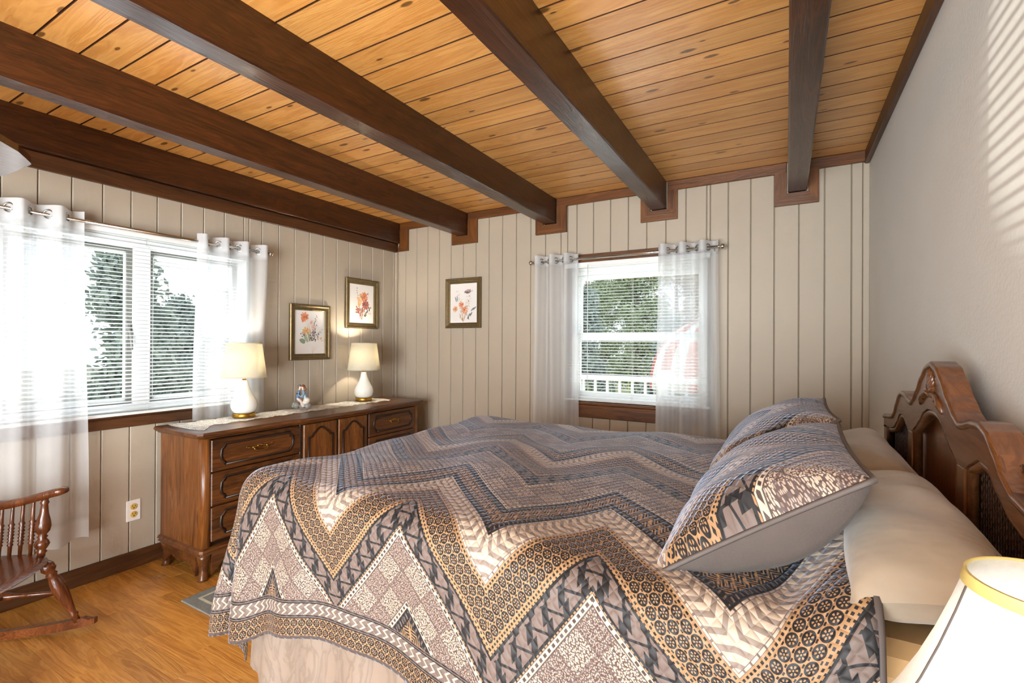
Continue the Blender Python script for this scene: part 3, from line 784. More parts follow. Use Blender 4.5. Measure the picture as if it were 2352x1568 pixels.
MB().bbox(DF - .03, DF - .004, 2.30, 2.312, .17, .762, .002).build('stile', M['dresser_dark'], dr)
def ogee(y0, y1, z0, z1, ends=True):
    """drawer panel outline with scooped ends"""
    pts = []; h = z1 - z0; r = h * .16
    left = [(y0 + r * 1.3, z0), (y0 + r * .9, z0 + r * .9), (y0 + r * .2, z0 + r * 1.5), (y0, z0 + h * .5), (y0 + r * .2, z1 - r * 1.5), (y0 + r * .9, z1 - r * .9), (y0 + r * 1.3, z1)]
    right = [(y0 + y1 - a, b) for a, b in left[::-1]]
    return left[::1][::-1][::-1] + right
def bail(parent, y, z, x, s=1.):
    m = MB()
    m.ball((x + .006, y - .042 * s, z), .006, .008, .008, 8).ball((x + .006, y + .042 * s, z), .006, .008, .008, 8)
    m.ball((x + .004, y - .062 * s, z + .003), .004, .012, .005, 8).ball((x + .004, y + .062 * s, z + .003), .004, .012, .005, 8)
    m.ball((x + .003, y - .078 * s, z + .006), .003, .007, .004, 8).ball((x + .003, y + .078 * s, z + .006), .003, .007, .004, 8)
    m.ball((x + .003, y, z + .003), .004, .020, .012, 10).ball((x + .003, y - .022 * s, z + .001), .003, .014, .007, 8).ball((x + .003, y + .022 * s, z + .001), .003, .014, .007, 8)
    pts = [(x + .012 + .008 * math.sin(q * PI / 10), y - .042 * s * math.cos(q * PI / 10), z - .022 * math.sin(q * PI / 10) ** .6) for q in range(11)]
    m.tube(pts, .0035, 6)
    return m.build('bail_pull', M['old_brass'], parent)
def drawer(y0, y1, z0, z1):
    d = MB().bbox(DF - .026, DF, y0, y1, z0, z1, .004).build('drawer', M['dresser_y'], dr)
    o = ogee(y0 + .05, y1 - .05, z0 + .032, z1 - .03)
    loop = [(DF + .001, a, b) for a, b in o]; loop.append(loop[0])
    MB().tube(loop, .0075, 6).build('moulding', M['dresser_dark'], d)
    MB().prism([((a - (y0 + y1) / 2) * .955 + (y0 + y1) / 2, (b - (z0 + z1) / 2) * .86 + (z0 + z1) / 2) for a, b in o], 'x', DF - .002, DF + .003).build('raised_field', M['dresser_y'], d)
    bail(d, (y0 + y1) / 2, (z0 + z1) / 2 + .008, DF + .004)
for (a, b_) in ((1.463, 2.010), (2.597, 3.112)):
    for (z0, z1) in ((.575, .752), (.388, .570), (.195, .383)): drawer(a, b_, z0, z1)
def cdoor(y0, y1, hinge):
    z0, z1 = .195, .752
    d = MB().bbox(DF - .02, DF + .008, y0, y1, z0, z1, .004).build('door', M['dresser_z'], dr)
    c = (y0 + y1) / 2; w = (y1 - y0) / 2 - .035
    def arch(flip):
        p = []
        for i in range(17):
            t = i / 16 * 2 - 1; p.append((c + w * t, (z1 - .085) + .055 * (math.cos(t * PI) * .5 + .5) if abs(t) < .72 else z1 - .085 - .0 ))
        return p
    up = arch(0); dn = [(a, z0 + z1 - b) for a, b in up[::-1]]
    ol = up + dn
    loop = [(DF + .009, a, b) for a, b in ol]; loop.append(loop[0])
    MB().tube(loop, .007, 6).build('moulding', M['dresser_dark'], d)
    # raised wave across the middle of the door
    wv = [(c + w * t, .47 + .045 * math.cos(t * PI * .8) - .02 * t * hinge) for t in [i / 8 - 1 for i in range(17)]]
    wv2 = [(a, b - .10 - .02 * math.cos((a - c) / w * 2)) for a, b in wv[::-1]]
    MB().prism(wv + wv2, 'x', DF + .006, DF + .013).build('carved_scroll', M['dresser_dark'], d)
    yk = y1 - .02 if hinge > 0 else y0 + .02
    MB().bbox(DF + .008, DF + .011, yk - .006, yk + .006, .43, .50, .002).tube([(DF + .016, yk, .485), (DF + .022, yk, .465), (DF + .016, yk, .445)], .003, 6).build('door_pull', M['old_brass'], d)
cdoor(2.034, 2.297, 1); cdoor(2.314, 2.573, -1)
# base moulding, apron and bracket feet
rings = []
for a, z in ((.0, .172), (.012, .166), (.016, .155), (.006, .147), (.012, .138)):
    rings.append([(DB, DY0 - a, z), (DF + a - .012, DY0 - a, z), (DF + a, DY0 - a + .012, z), (DF + a, DY1 + a - .012, z), (DF + a - .012, DY1 + a, z), (DB, DY1 + a, z)])
mb = MB(); n = 6; vs = [p for r in rings for p in r]; fs = []
for i in range(len(rings) - 1):
    for k in range(n): fs.append((i * n + k, i * n + (k + 1) % n, (i + 1) * n + (k + 1) % n, (i + 1) * n + k))
fs += [tuple(range(n)), tuple((len(rings) - 1) * n + k for k in range(n))]
mb.add(vs, fs).build('base_moulding', M['dresser_y'], dr)
def apron(n0, n1, kind):
    """scalloped skirt between the feet; returns polygon"""
    top = [(n1, .138), (n0, .138)]; low = []
    for i in range(61):
        t = i / 60; e = min(t, 1 - t) * abs(n1 - n0)
        z = .015 + .085 * sstep(-.02, .10, e) - .032 * math.exp(-((t - .5) * abs(n1 - n0) / .08) ** 2)
        low.append((lerp(n0, n1, t), z))
    return low + top
mb = MB().prism([(y, z) for y, z in apron(DY0 + .05, DY1 - .05, 0)], 'x', DF - .012, DF + .006); mb.build('apron', M['dresser_y'], dr)
mb = MB().prism([(x, z) for x, z in apron(DB + .05, DF - .05, 0)], 'y', DY0 - .006, DY0 + .012); mb.build('apron', M['dresser_y'], dr)
mb = MB().prism([(x, z) for x, z in apron(DB + .05, DF - .05, 0)], 'y', DY1 - .012, DY1 + .006); mb.build('apron', M['dresser_y'], dr)
for (cx, cy, sx, sy) in ((DF - .02, DY0 + .02, 1, -1), (DF - .02, DY1 - .02, 1, 1), (DB + .045, DY0 + .02, -.3, -1), (DB + .045, DY1 - .02, -.3, 1)):
    prof = [(.0, .027, .008), (.012, .026, .006), (.05, .024, .0), (.085, .027, .0), (.115, .034, .002), (.138, .040, .0)]
    vs = []; fs = []
    for z, h, o in prof:
        for k in range(12):
            an = 2 * PI * k / 12; q = 1 / max(abs(math.cos(an)), abs(math.sin(an))) ** .6
            vs.append((cx + sx * o + h * q * math.cos(an) * .82, cy + sy * o + h * q * math.sin(an) * .82, z))
    for i in range(5):
        for k in range(12): fs.append((i * 12 + k, i * 12 + (k + 1) % 12, (i + 1) * 12 + (k + 1) % 12, (i + 1) * 12 + k))
    fs += [tuple(range(11, -1, -1)), tuple(60 + k for k in range(12))]
    MB().add(vs, fs, 0, True).build('foot', M['dresser_y'], dr)

# lace runner on the dresser
def lace(u, v):
    y = lerp(1.43, 3.05, u); c = -3.015; w = .085 + .036 * abs(math.sin(u * PI * 12)) ** .6 + .006 * abs(math.sin(u * PI * 60)) 
    if u < .10: w = .095 + .11 * (1 - sstep(0, .10, u))
    e = 1 - (max(0, abs(u - .5) - .485) / .015) * .5
    x = c + w * (v * 2 - 1) * e
    if u < .1: x += .05 * (1 - u / .1)
    return (x, y, DT + .0025 + .0012 * math.sin(u * 160) * math.sin(v * 30))
tag(MB().grid(lace, 260, 16, 0, False).build('lace_runner', M['lace'], origin=(-3.0, 2.24, DT)), 'white crocheted lace runner lying along the dresser top', 'table runner')

# table lamps
def table_lamp(x, y, label, power):
    z = DT + .004
    r = thing('table_lamp', label, 'lamp', (x, y, z), 'white ceramic lamps on the dresser')
    MB().lathe((x, y, z), (0, 0, 1), [(0, .064), (.002, .066), (.026, .066), (.028, .063)], 32).build('lamp_base', M['brass'], r)
    pr = [(.028, .052), (.034, .062), (.05, .072), (.07, .078), (.09, .077), (.11, .070), (.14, .055), (.17, .040), (.20, .029), (.225, .0225), (.235, .021), (.238, .017)]
    MB().lathe((x, y, z), (0, 0, 1), pr, 36).build('lamp_body', M['porcelain'], r)
    MB().lathe((x, y, z), (0, 0, 1), [(.236, .012), (.252, .012), (.253, .016), (.29, .016)], 16).build('lamp_neck', M['brass'], r)
    s = MB().lathe((x, y, z), (0, 0, 1), [(.256, .131), (.478, .1015), (.478, .0995), (.256, .129), (.256, .131)], 40, caps=False).build('lamp_shade', M['shade'], r)
    MB().lathe((x, y, z), (0, 0, 1), [(.470, .1035), (.479, .1025), (.479, .0985), (.470, .1)], 40, caps=False).build('shade_binding', M['shade'], s)
    MB().lathe((x, y, z), (0, 0, 1), [(.255, .1320), (.262, .1312), (.262, .128), (.255, .129)], 40, caps=False).build('shade_binding', M['shade'], s)
    ring = [(x + .013 * math.cos(q * PI / 8), y + .013 * math.sin(q * PI / 8), z + .455) for q in range(17)]
    mb = MB().tube(ring, .002, 5, caps=False)
    for k in range(3): mb.tube([(x + .013 * math.cos(k * 2.094), y + .013 * math.sin(k * 2.094), z + .455), (x + .099 * math.cos(k * 2.094), y + .099 * math.sin(k * 2.094), z + .476)], .0018, 5)
    mb.tube([(x, y + .013, z + .455), (x, y + .05, z + .40), (x, y + .035, z + .29), (x, y + .014, z + .275)], .0018, 5).build('harp', M['brass'], r)
    bl = MB().lathe((x, y, z), (0, 0, 1), [(.29, .012), (.31, .014), (.335, .026), (.355, .029), (.375, .022), (.385, .008)], 16).build('bulb', M['bulb'], r)
    l = bpy.data.lights.new('lamp_light', 'POINT'); l.energy = power; l.color = (1., .89, .70); l.shadow_soft_size = .03
    lo = bpy.data.objects.new('lamp_light', l); COL.objects.link(lo); lo.parent = r; lo.location = (0, 0, .405)
m, p = newmat('lamp_bulb'); p.inputs['Base Color'].default_value = (1, .95, .85, 1); p.inputs['Emission Color'].default_value = (1, .85, .6, 1); p.inputs['Emission Strength'].default_value = 4.; M['bulb'] = m
table_lamp(-3.035, 1.835, 'white teardrop ceramic lamp in front of the sheer curtain', 6.5)
table_lamp(-3.05, 2.86, 'white teardrop ceramic lamp near the corner, below the upper framed print', 10.)

# ================================================================== framed prints
def blob(mb, P, c, r0, r1, ang, col, n=9, jit=.15, rnd=random):
    """soft petal: ellipse r0 x r1 at c rotated"""
    pts = []
    for k in range(n):
        a = 2 * PI * k / n; q = 1 + (rnd.random() - .5) * jit
        x, y = math.cos(a) * r0 * q, math.sin(a) * r1 * q
        pts.append((c[0] + x * math.cos(ang) - y * math.sin(ang), c[1] + x * math.sin(ang) + y * math.cos(ang)))
    mb.append((pts, col))
def artwork(kind, W, H, seed):
    """list of (polygon, colour) in picture coordinates, 0..1 across and up, painted in order"""
    rnd = random.Random(seed); L = []; asp = W / H
    OR, RD, YO, GN, DK, PK, BR = (217, 112, 58), (158, 62, 48), (226, 168, 96), (132, 142, 104), (58, 60, 66), (226, 188, 168), (120, 84, 66)
    def vary(c, k=18):
        j = rnd.randint(-k, k); f_ = .12 + .2 * rnd.random()
        return tuple(max(0, min(255, int(x * (1 - f_) + 236 * f_) + j + rnd.randint(-4, 4))) for x in c)
    def petals(c, r, col, n=9, ctr=DK):
        for ring, rr in ((1.0, .62), (.78, .45)):
            for k in range(n + 3):
                a = 2 * PI * (k + ring) / (n + 3) + rnd.random() * .35; d = r * rr * (.85 + .3 * rnd.random())
                blob(L, None, (c[0] + math.cos(a) * d, c[1] + math.sin(a) * d * asp), r * .42 * ring, r * .15, math.atan2(math.sin(a) * asp, math.cos(a)), vary(col, 24), 8, .35, rnd)
        for k in range(5): blob(L, None, (c[0] + (rnd.random() - .5) * r * .35, c[1] + (rnd.random() - .5) * r * .3), r * .13, r * .1, 0, vary(ctr, 10), 7, .5, rnd)
    def stem(a, b, col, w=.005):
        d = (b[0] - a[0], b[1] - a[1]); l = math.hypot(*d); nx, ny = -d[1] / l * w, d[0] / l * w; bend = (rnd.random() - .5) * .06
        m_ = ((a[0] + b[0]) / 2 + bend, (a[1] + b[1]) / 2)
        L.append(([(a[0] - nx, a[1] - ny), (m_[0] - nx, m_[1] - ny), (b[0], b[1]), (m_[0] + nx, m_[1] + ny), (a[0] + nx, a[1] + ny)], vary(col, 10)))
    def leaf(c, l, w, ang, col): blob(L, None, c, l, w, ang, vary(col), 8, .2, rnd)
    def sprig(a, b, col, n=7, s=.02, lc=None):
        stem(a, b, col, .003)
        for k in range(n):
            t = .3 + .7 * k / n; p_ = (lerp(a[0], b[0], t) + (rnd.random() - .5) * .06, lerp(a[1], b[1], t))
            leaf(p_, s * (1.1 - t * .5), s * .45, rnd.random() * 3, lc or col)
    base = {0: (.55, .30), 1: (.50, .10), 2: (.50, .03)}[kind]
    for k in range(16): stem(base, (base[0] + (rnd.random() - .5) * .5, base[1] + rnd.random() * .5 + .15), rnd.choice((PK, BR, YO, GN)), .003)
    if kind == 0:
        for k in range(6): stem((.58, .02), (.5 + rnd.random() * .3, .25), PK, .0025)
        sprig(base, (.72, .92), DK, 13, .022); sprig(base, (.72, .7), DK, 12, .024, BR); sprig(base, (.92, .6), GN, 7, .03, (190, 196, 186))
        stem(base, (.42, .78), DK, .006); petals((.33, .85), .13, OR, 10, RD); blob(L, None, (.26, .78), .05, .07, .4, vary(OR), 9, .5, rnd)
        petals((.38, .52), .13, YO, 9, OR); petals((.55, .72), .07, PK, 7, OR); petals((.6, .62), .07, PK, 7, OR); petals((.66, .5), .04, (110, 62, 68), 6, DK)
        leaf((.47, .40), .10, .04, 1.9, GN); leaf((.37, .36), .11, .05, 2.3, (150, 158, 130)); leaf((.26, .3), .10, .055, -.3, (120, 138, 112)); leaf((.83, .5), .07, .02, .1, (170, 176, 160))
        for k in range(26): leaf((.45 + rnd.random() * .35, .30 + rnd.random() * .2), .028, .012, rnd.random() * 3, rnd.choice((DK, BR, DK, (90, 70, 74))))
        for k in range(8): leaf((.75 + rnd.random() * .17, .3 + rnd.random() * .14), .035, .010, rnd.random(), YO)
        for k in range(6): leaf((.18 + rnd.random() * .16, .40 + rnd.random() * .08), .02, .014, rnd.random() * 3, DK)
    elif kind == 1:
        sprig(base, (.27, .95), BR, 10, .03, (150, 120, 130)); sprig(base, (.78, .86), BR, 6, .045, RD); sprig(base, (.9, .45), DK, 8, .05, (66, 78, 74)); sprig(base, (.3, .45), RD, 8, .045, (176, 96, 70))
        petals((.6, .68), .15, OR, 10, RD); petals((.46, .72), .06, YO, 7, YO)
        for k in range(7): leaf((.40 + (rnd.random() - .5) * .08, .55 + (k - 3) * .022), .09, .028, .9 + k * .25, YO)
        petals((.66, .48), .155, RD, 12, DK)
        for k in range(12): leaf((.5 + (rnd.random() - .5) * .1, .22 + rnd.random() * .16), .05, .014, 1.2 + rnd.random() * .7, rnd.choice(((110, 74, 66), BR, RD)))
        for k in range(10): leaf((.28 + rnd.random() * .14, .28 + rnd.random() * .1), .05, .018, -.3 + rnd.random(), (166, 84, 60))
        for k in range(12): leaf((.4 + rnd.random() * .5, .13 + rnd.random() * .16), .035, .010, rnd.random() * 2, rnd.choice((YO, PK, (214, 150, 120))))
    else:
        for k in range(9): sprig(base, (.2 + rnd.random() * .7, .55 + rnd.random() * .35), rnd.choice((PK, BR, YO)), 7, .018, rnd.choice((PK, (214, 170, 150), (120, 110, 104))))
        sprig(base, (.84, .92), GN, 5, .03, (112, 112, 112)); sprig(base, (.22, .9), GN, 6, .022, (150, 146, 142))
        for k in range(14): blob(L, None, (.65 + (rnd.random() - .5) * .16, .78 + (rnd.random() - .5) * .05), .055, .03, rnd.random(), vary((150, 120, 122)), 9, .3, rnd)
        for k in range(9): blob(L, None, (.66 + (rnd.random() - .5) * .15, .755 + rnd.random() * .015), .03, .014, rnd.random(), vary((88, 66, 70)), 9, .3, rnd)
        petals((.42, .46), .095, OR, 8, RD); petals((.2, .36), .095, (224, 152, 104), 8, BR); petals((.55, .33), .12, (220, 130, 82), 9, RD)
        for a in ((.22, .6, 1.9), (.27, .62, 1.7), (.83, .34, .7), (.9, .36, .6), (.72, .2, .6), (.78, .22, .9), (.68, .16, 1.)): leaf((a[0], a[1]), .075, .018, a[2], (92, 98, 100))
        for k in range(10): leaf((.35 + rnd.random() * .4, .08 + rnd.random() * .14), .04, .010, .6 + rnd.random() * 2, rnd.choice((DK, GN, YO, BR)))
    return L
def picture(label, wall, a0, a1, z0, z1, kind, bead):
    """frame of four mitred mouldings, paper print behind"""
    P = (lambda a, o, z: Vector((XL + o, a, z))) if wall == 'x' else (lambda a, o, z: Vector((a, YB - o, z)))
    root = thing('framed_print', label, 'picture', P((a0 + a1) / 2, 0, z0), 'framed flower prints')
    fw = .047
    prof = [(0, .002), (0, .018), (.006, .024), (.013, .023), (.020, .017), (.034, .014), (.041, .012), (fw, .007), (fw, .002)]
    cs = [(a0, z0), (a1, z0), (a1, z1), (a0, z1)]; cen = ((a0 + a1) / 2, (z0 + z1) / 2)
    for k in range(4):
        c0, c1 = cs[k], cs[(k + 1) % 4]; mb = MB(); vs = []
        for c in (c0, c1):
            sx, sz = (1 if c[0] < cen[0] else -1), (1 if c[1] < cen[1] else -1)
            for d, o in prof: vs.append(P(c[0] + sx * d, o, c[1] + sz * d))
        n = len(prof); fs = [(i, (i + 1) % n, n + (i + 1) % n, n + i) for i in range(n)] + [tuple(range(n)), tuple(range(2 * n - 1, n - 1, -1))]
        mo = mb.add(vs, fs).build('moulding', M['frame_gold'], root)
        if bead:
            L = math.hypot(c1[0] - c0[0], c1[1] - c0[1]); nb = int((L - .09) / .0075); t = ((c1[0] - c0[0]) / L, (c1[1] - c0[1]) / L); nrm = (-t[1], t[0])
            q = MB()
            for i in range(nb + 1):
                d = .045 + (L - .09) * i / nb; a = c0[0] + t[0] * d + nrm[0] * .036; z = c0[1] + t[1] * d + nrm[1] * .036
                if wall == 'x': q.box(XL + .012, XL + .0185, a - .0024, a + .0024, z - .0024, z + .0024)
                else: q.box(a - .0024, a + .0024, YB - .0185, YB - .012, z - .0024, z + .0024)
            tag(q.build('beading', M['frame_gold'], mo), kind='stuff')
    p0, p1, q0, q1 = a0 + fw - .004, a1 - fw + .004, z0 + fw - .004, z1 - fw + .004
    ex = lambda x: p0 + (p1 - p0) * (x if True else 1 - x)
    polys = [([(0, 0), (1, 0), (1, 1), (0, 1)], (236, 232, 228))] + artwork(kind, p1 - p0, q1 - q0, 40 + kind)
    vs = []; fs = []; cols = []
    for i, (pts, c) in enumerate(polys):
        n = len(vs); o = .005 + i * 6e-6
        vs += [P(lerp(p0, p1, max(0, min(1, a))), o, lerp(q0, q1, max(0, min(1, b)))) for a, b in pts]; fs.append(tuple(range(n, n + len(pts)))); cols.append(c)
    mb = MB().add(vs, fs); me = mb.mesh('print', M['print'], wloc(root), fix=False)
    ca = me.color_attributes.new('ink', 'FLOAT_COLOR', 'CORNER'); li = 0
    for pl, c in zip(me.polygons, cols):
        if (wall == 'x') and pl.normal.x < 0 or (wall == 'y') and pl.normal.y > 0: pass
        for k in pl.loop_indices: ca.data[k].color = rgb(*c)
    link('print', me, root)
    bx = (P(p0 - .003, .001, q0 - .003), P(p1 + .003, .0045, q1 + .003))
    MB().box(min(bx[0].x, bx[1].x), max(bx[0].x, bx[1].x), min(bx[0].y, bx[1].y), max(bx[0].y, bx[1].y), q0 - .003, q1 + .003).build('backing_board', M['frame_dark'], root)
picture('bronze framed flower print hanging lower, next to the curtain', 'x', 2.292, 2.656, 1.150, 1.578, 0, True)
picture('bronze framed flower print hanging higher, left of the corner', 'x', 2.815, 3.181, 1.408, 1.838, 1, False)
picture('bronze framed wildflower print alone on the back wall', 'y', -2.643, -2.267, 1.417, 1.853, 2, True)

# ================================================================== bed
YC = 1.62
# --- headboard (carved walnut with cane side panels)
hb = thing('headboard', 'carved walnut headboard with arched crest and cane panels against the white wall', 'headboard', (.35, YC, 0))
HX0, HX1 = .325, .372
OUT = [(0, 1.248), (.05, 1.238), (.10, 1.208), (.15, 1.168), (.20, 1.138), (.235, 1.124), (.262, 1.128), (.31, 1.139), (.36, 1.142), (.40, 1.132), (.44, 1.102), (.48, 1.066), (.52, 1.046), (.60, 1.036), (.69, 1.026)]
INN = [(0, 1.122), (.04, 1.120), (.08, 1.108), (.13, 1.078), (.18, 1.052), (.215, 1.036)]
INS = [(.27, 1.030), (.30, 1.046), (.35, 1.066), (.40, 1.062), (.45, 1.030), (.50, 1.004), (.56, .992), (.63, .986)]
def outz(d): return interp(OUT, abs(d))
ys = sorted({round(-.69 + 1.38 * i / 120, 4) for i in range(121)} | {-.63, .63, -.27, .27, -.215, .215})
def inz(d):
    d = abs(d)
    if d <= .215: return interp(INN, d)
    if d < .27: return 1.03
    if d <= .63: return interp(INS, d)
    return .98
top = [(YC + d, outz(d)) for d in ys]; low = [(YC + d, inz(d)) for d in ys]
mb = MB(); vs = []; fs = []; n = len(ys)
for x in (HX0, HX1):
    for (a, b_), (c, d_) in zip(top, low): vs += [(x, a, b_), (x, c, d_)]
for i in range(n - 1):
    a = 2 * i; fs += [(a, a + 1, a + 3, a + 2), (2 * n + a, 2 * n + a + 2, 2 * n + a + 3, 2 * n + a + 1), (a, a + 2, 2 * n + a + 2, 2 * n + a), (a + 1, 2 * n + a + 1, 2 * n + a + 3, a + 3)]
fs += [(0, 2 * n, 2 * n + 1, 1), (2 * n - 2, 2 * n - 1, 4 * n - 1, 4 * n - 2)]
mb.add(vs, fs).build('crest_rail', M['walnut_y'], hb)
for a, c in ((-.69, -.63), (.63, .69), (-.27, -.215), (.215, .27)):
    MB().bbox(HX0, HX1, YC + a, YC + c, .0 if abs(a) > .5 and abs(c) > .6 else .5, 1.032 if abs(a) < .5 else .99, .004).build('stile', M['walnut_z'], hb)
MB().bbox(HX0, HX1, YC - .63, YC + .63, .50, .56, .004).build('bottom_rail', M['walnut_y'], hb)
MB().tube([(HX0 + .003, YC + d, outz(d) - .010) for d in ys], .0085, 8).build('bead_moulding', M['walnut_y'], hb)
def inner_mould(ds, f):
    return MB().tube([(HX0 + .012, YC + ds[0], .56)] + [(HX0 + .012, YC + d, f(d) - .008) for d in ds] + [(HX0 + .012, YC + ds[-1], .56)], .011, 6)
inner_mould([-.205 + .41 * i / 30 for i in range(31)], inz).build('panel_moulding', M['walnut_y'], hb)
inner_mould([.28 + .34 * i / 24 for i in range(25)], inz).build('panel_moulding', M['walnut_y'], hb)
inner_mould([-.62 + .34 * i / 24 for i in range(25)], inz).build('panel_moulding', M['walnut_y'], hb)
MB().box(.354, .362, YC - .22, YC + .22, .54, 1.13).build('veneer_panel', M['walnut_z'], hb)
for s in (-1, 1):
    y0, y1 = sorted((YC + s * .265, YC + s * .635))
    bk = MB().box(.360, .364, y0, y1, .54, 1.085).build('cane_backing', M['dresser_dark'], hb)
    q = MB(); st = .013
    k = y0 + .004
    while k < y1: q.box(.352, .354, k - .0016, k + .0016, .55, 1.083); k += st
    k = .55
    while k < 1.083: q.box(.354, .356, y0, y1, k - .0016, k + .0016); k += st
    W = y1 - y0; Hh = .53
    for sg in (1, -1):
        k = -Hh
        while k < W:
            a0, a1 = max(0, k), min(W, k + Hh)
            if a1 - a0 > .01:
                za, zb = a0 - k, a1 - k
                p0, p1 = (y0 + a0, .553 + za), (y0 + a1, .553 + zb)
                if sg < 0: p0, p1 = (y0 + y1 - p0[0], p0[1]), (y0 + y1 - p1[0], p1[1])
                q.add([(.3505, p0[0] - .0015, p0[1]), (.3505, p0[0] + .0015, p0[1]), (.3505, p1[0] + .0015, p1[1]), (.3505, p1[0] - .0015, p1[1])], [(0, 1, 2, 3)])
            k += st * 1.4
    tag(q.build('cane_weave', M['cane'], bk), kind='stuff')
# leaf carving on the crest
cv = MB()
for k in range(-4, 5):
    a = k * .30; L = .062 - abs(k) * .004
    pts = [(HX0 - .002, YC + math.sin(a) * L * t, 1.168 + math.cos(a) * L * t + (.012 * (t - 1) * t if k else 0)) for t in (0, .25, .5, .75, 1)]
    cv.tube(pts, [.004, .008, .0095, .007, .001], 6)
for s in (-1, 1):
    for j, (w, dr_) in enumerate(((.045, .004), (.075, .016), (.105, .034))):
        pts = [(HX0 - .001, YC + s * w * (t ** .7), 1.158 - dr_ * t * t + .008 * math.sin(t * 3)) for t in (0, .2, .4, .6, .8, 1)]
        cv.tube(pts, [.005, .008, .008, .0085, .010, .003], 6)
cv.build('leaf_carving', M['walnut_y'], hb)

# --- box spring with damask skirt, mattress
BX0, BX1, BY0, BY1 = -1.545, .315, .945, 2.305
def skirt(u, v):
    per = [(BX1, BY0), (BX0 + .03, BY0), (BX0, BY0 + .03), (BX0, BY1 - .03), (BX0 + .03, BY1), (BX1, BY1)]
    ls = [math.dist(per[i], per[i + 1]) for i in range(5)]; t = u * sum(ls); i = 0
    while i < 4 and t > ls[i]: t -= ls[i]; i += 1
    f = t / ls[i]; x, y = lerp(per[i][0], per[i + 1][0], f), lerp(per[i][1], per[i + 1][1], f)
    nx, ny = (per[i + 1][1] - per[i][1]) / ls[i], -(per[i + 1][0] - per[i][0]) / ls[i]
    o = (.006 + .012 * v) * math.sin(u * 170) + .012 * v
    if i == 2: pass
    sx = -1 if True else 1
    cx, cy = (BX0 + BX1) / 2, YC
    if (x - cx) * nx + (y - cy) * ny < 0: nx, ny = -nx, -ny
    return (x + nx * o, y + ny * o, lerp(.44, .205 + .012 * math.sin(u * 57), v))
bs = thing('box_spring', 'bed base wrapped in a pale damask bed skirt under the quilt', 'bed base', ((BX0 + BX1) / 2, YC, 0))
MB().bbox(BX0 + .02, BX1, BY0 + .02, BY1 - .02, .21, .44, .02).build('base_box', M['taupe'], bs)
MB().grid(skirt, 420, 12).build('bed_skirt', M['skirt'], bs)
for x in (BX0 + .12, BX1 - .12):
    for y in (BY0 + .12, BY1 - .12): MB().lathe((x, y, 0), (0, 0, 1), [(0, .02), (.02, .03), (.215, .03)], 12).build('foot', M['black'], bs)
mt = MB().bbox(BX0 + .01, BX1, BY0, BY1, .44, .80, .05).build('mattress', M['sheet'], origin=((BX0 + BX1) / 2, YC, .44))
tag(mt, 'thick mattress in a tan fitted sheet showing below the beige pillow', 'mattress')
mt.modifiers.new('bevel', 'BEVEL').width = .02

# --- quilt: cloth laid over the bed
QX0, QX1, QY0, QY1, QZ, QR = -1.49, .122, .985, 2.265, .865, .075
DN, DFo = .445, .555      # cloth hanging over: near/far side, foot
def fall(d):
    """arc length past the edge -> outward, down"""
    if d <= 0: return 0., 0.
    if d < QR * PI / 2: return QR * math.sin(d / QR), QR * (1 - math.cos(d / QR))
    return QR + (d - QR * PI / 2) * .05, QR + d - QR * PI / 2
def topz(x, y):
    z = QZ + .008 * math.sin(x * 6.1 + 1.) * math.sin(y * 5.3) + .005 * math.sin(x * 13 + y * 9) + .004 * math.sin(y * 17 - x * 5)
    z += .085 * sstep(-.02, .12, x)
    z -= .042 * sstep(1.32, .98, y) * sstep(-.95, -.30, x)
    z -= .012 * sstep(.6, 0., (x - QX0)) * .5
    return z
def quilt_pt(a, b):
    """a: along bed from the foot edge (negative hangs over), b: from the near edge across"""
    Lx, Ly = QX1 - QX0, QY1 - QY0
    oa = max(0., -a); ob = max(0., -b); fb = max(0., b - Ly)
    x = QX0 + max(a, 0.); y = QY0 + min(max(b, 0.), Ly)
    z = topz(x, y); side = ob if ob > 0 else fb; sg = -1 if ob > 0 else 1
    if oa > 0 and side > 0:
        mx, mn = max(oa, side), min(oa, side); r = mx * (1 + .12 * (mn / mx) ** 2); ph = math.atan2(side, oa)
        o, dz = fall(r); w = sstep(.08, .45, r); dz *= 1 + .22 * math.sin(ph)
        o += w * (.050 * math.sin(ph * 7.2 + .2) + .015)
        return Vector((x - o * math.cos(ph), y + sg * o * math.sin(ph), z - dz))
    if oa > 0:
        o, dz = fall(oa); w = sstep(.08, .45, oa)
        o += w * .022 * (math.sin(y * 11 + 1.2) + .5 * math.sin(y * 23)) + w * .01
        return Vector((x - o, y, z - dz))
    if side > 0:
        o, dz = fall(side); w = sstep(.06, .4, side)
        k = math.exp(-max(0, x - QX0) / .30); dz *= 1 + .22 * math.exp(-(max(0, x - QX0) / .16) ** 2)
        o += w * (.014 * math.sin(x * 9.5 + .4) + .026 * k * math.sin(x * 26 + 1.9) + .012 * math.sin(x * 4.1 + 2)) + .012 * w
        dz -= .02 * w * math.sin(x * 5 + .5)
        return Vector((x, y + sg * o, z - dz))
    return Vector((x, y, z))
nu, nv = 230, 250
aa = [lerp(-DFo, QX1 - QX0, i / nu) for i in range(nu + 1)]; bb = [lerp(-DN, QY1 - QY0 + DN, j / nv) for j in range(nv + 1)]
vs = [quilt_pt(a, b_) for a in aa for b_ in bb]
fs = [(i * (nv + 1) + j, (i + 1) * (nv + 1) + j, (i + 1) * (nv + 1) + j + 1, i * (nv + 1) + j + 1) for i in range(nu) for j in range(nv)]
me = MB().add(vs, fs, 0, True).mesh('quilt', M['quilt'], Vector((-.7, YC, .86)))
u1 = me.uv_layers.new(name='pattern'); u2 = me.uv_layers.new(name='hem')
Ly = QY1 - QY0
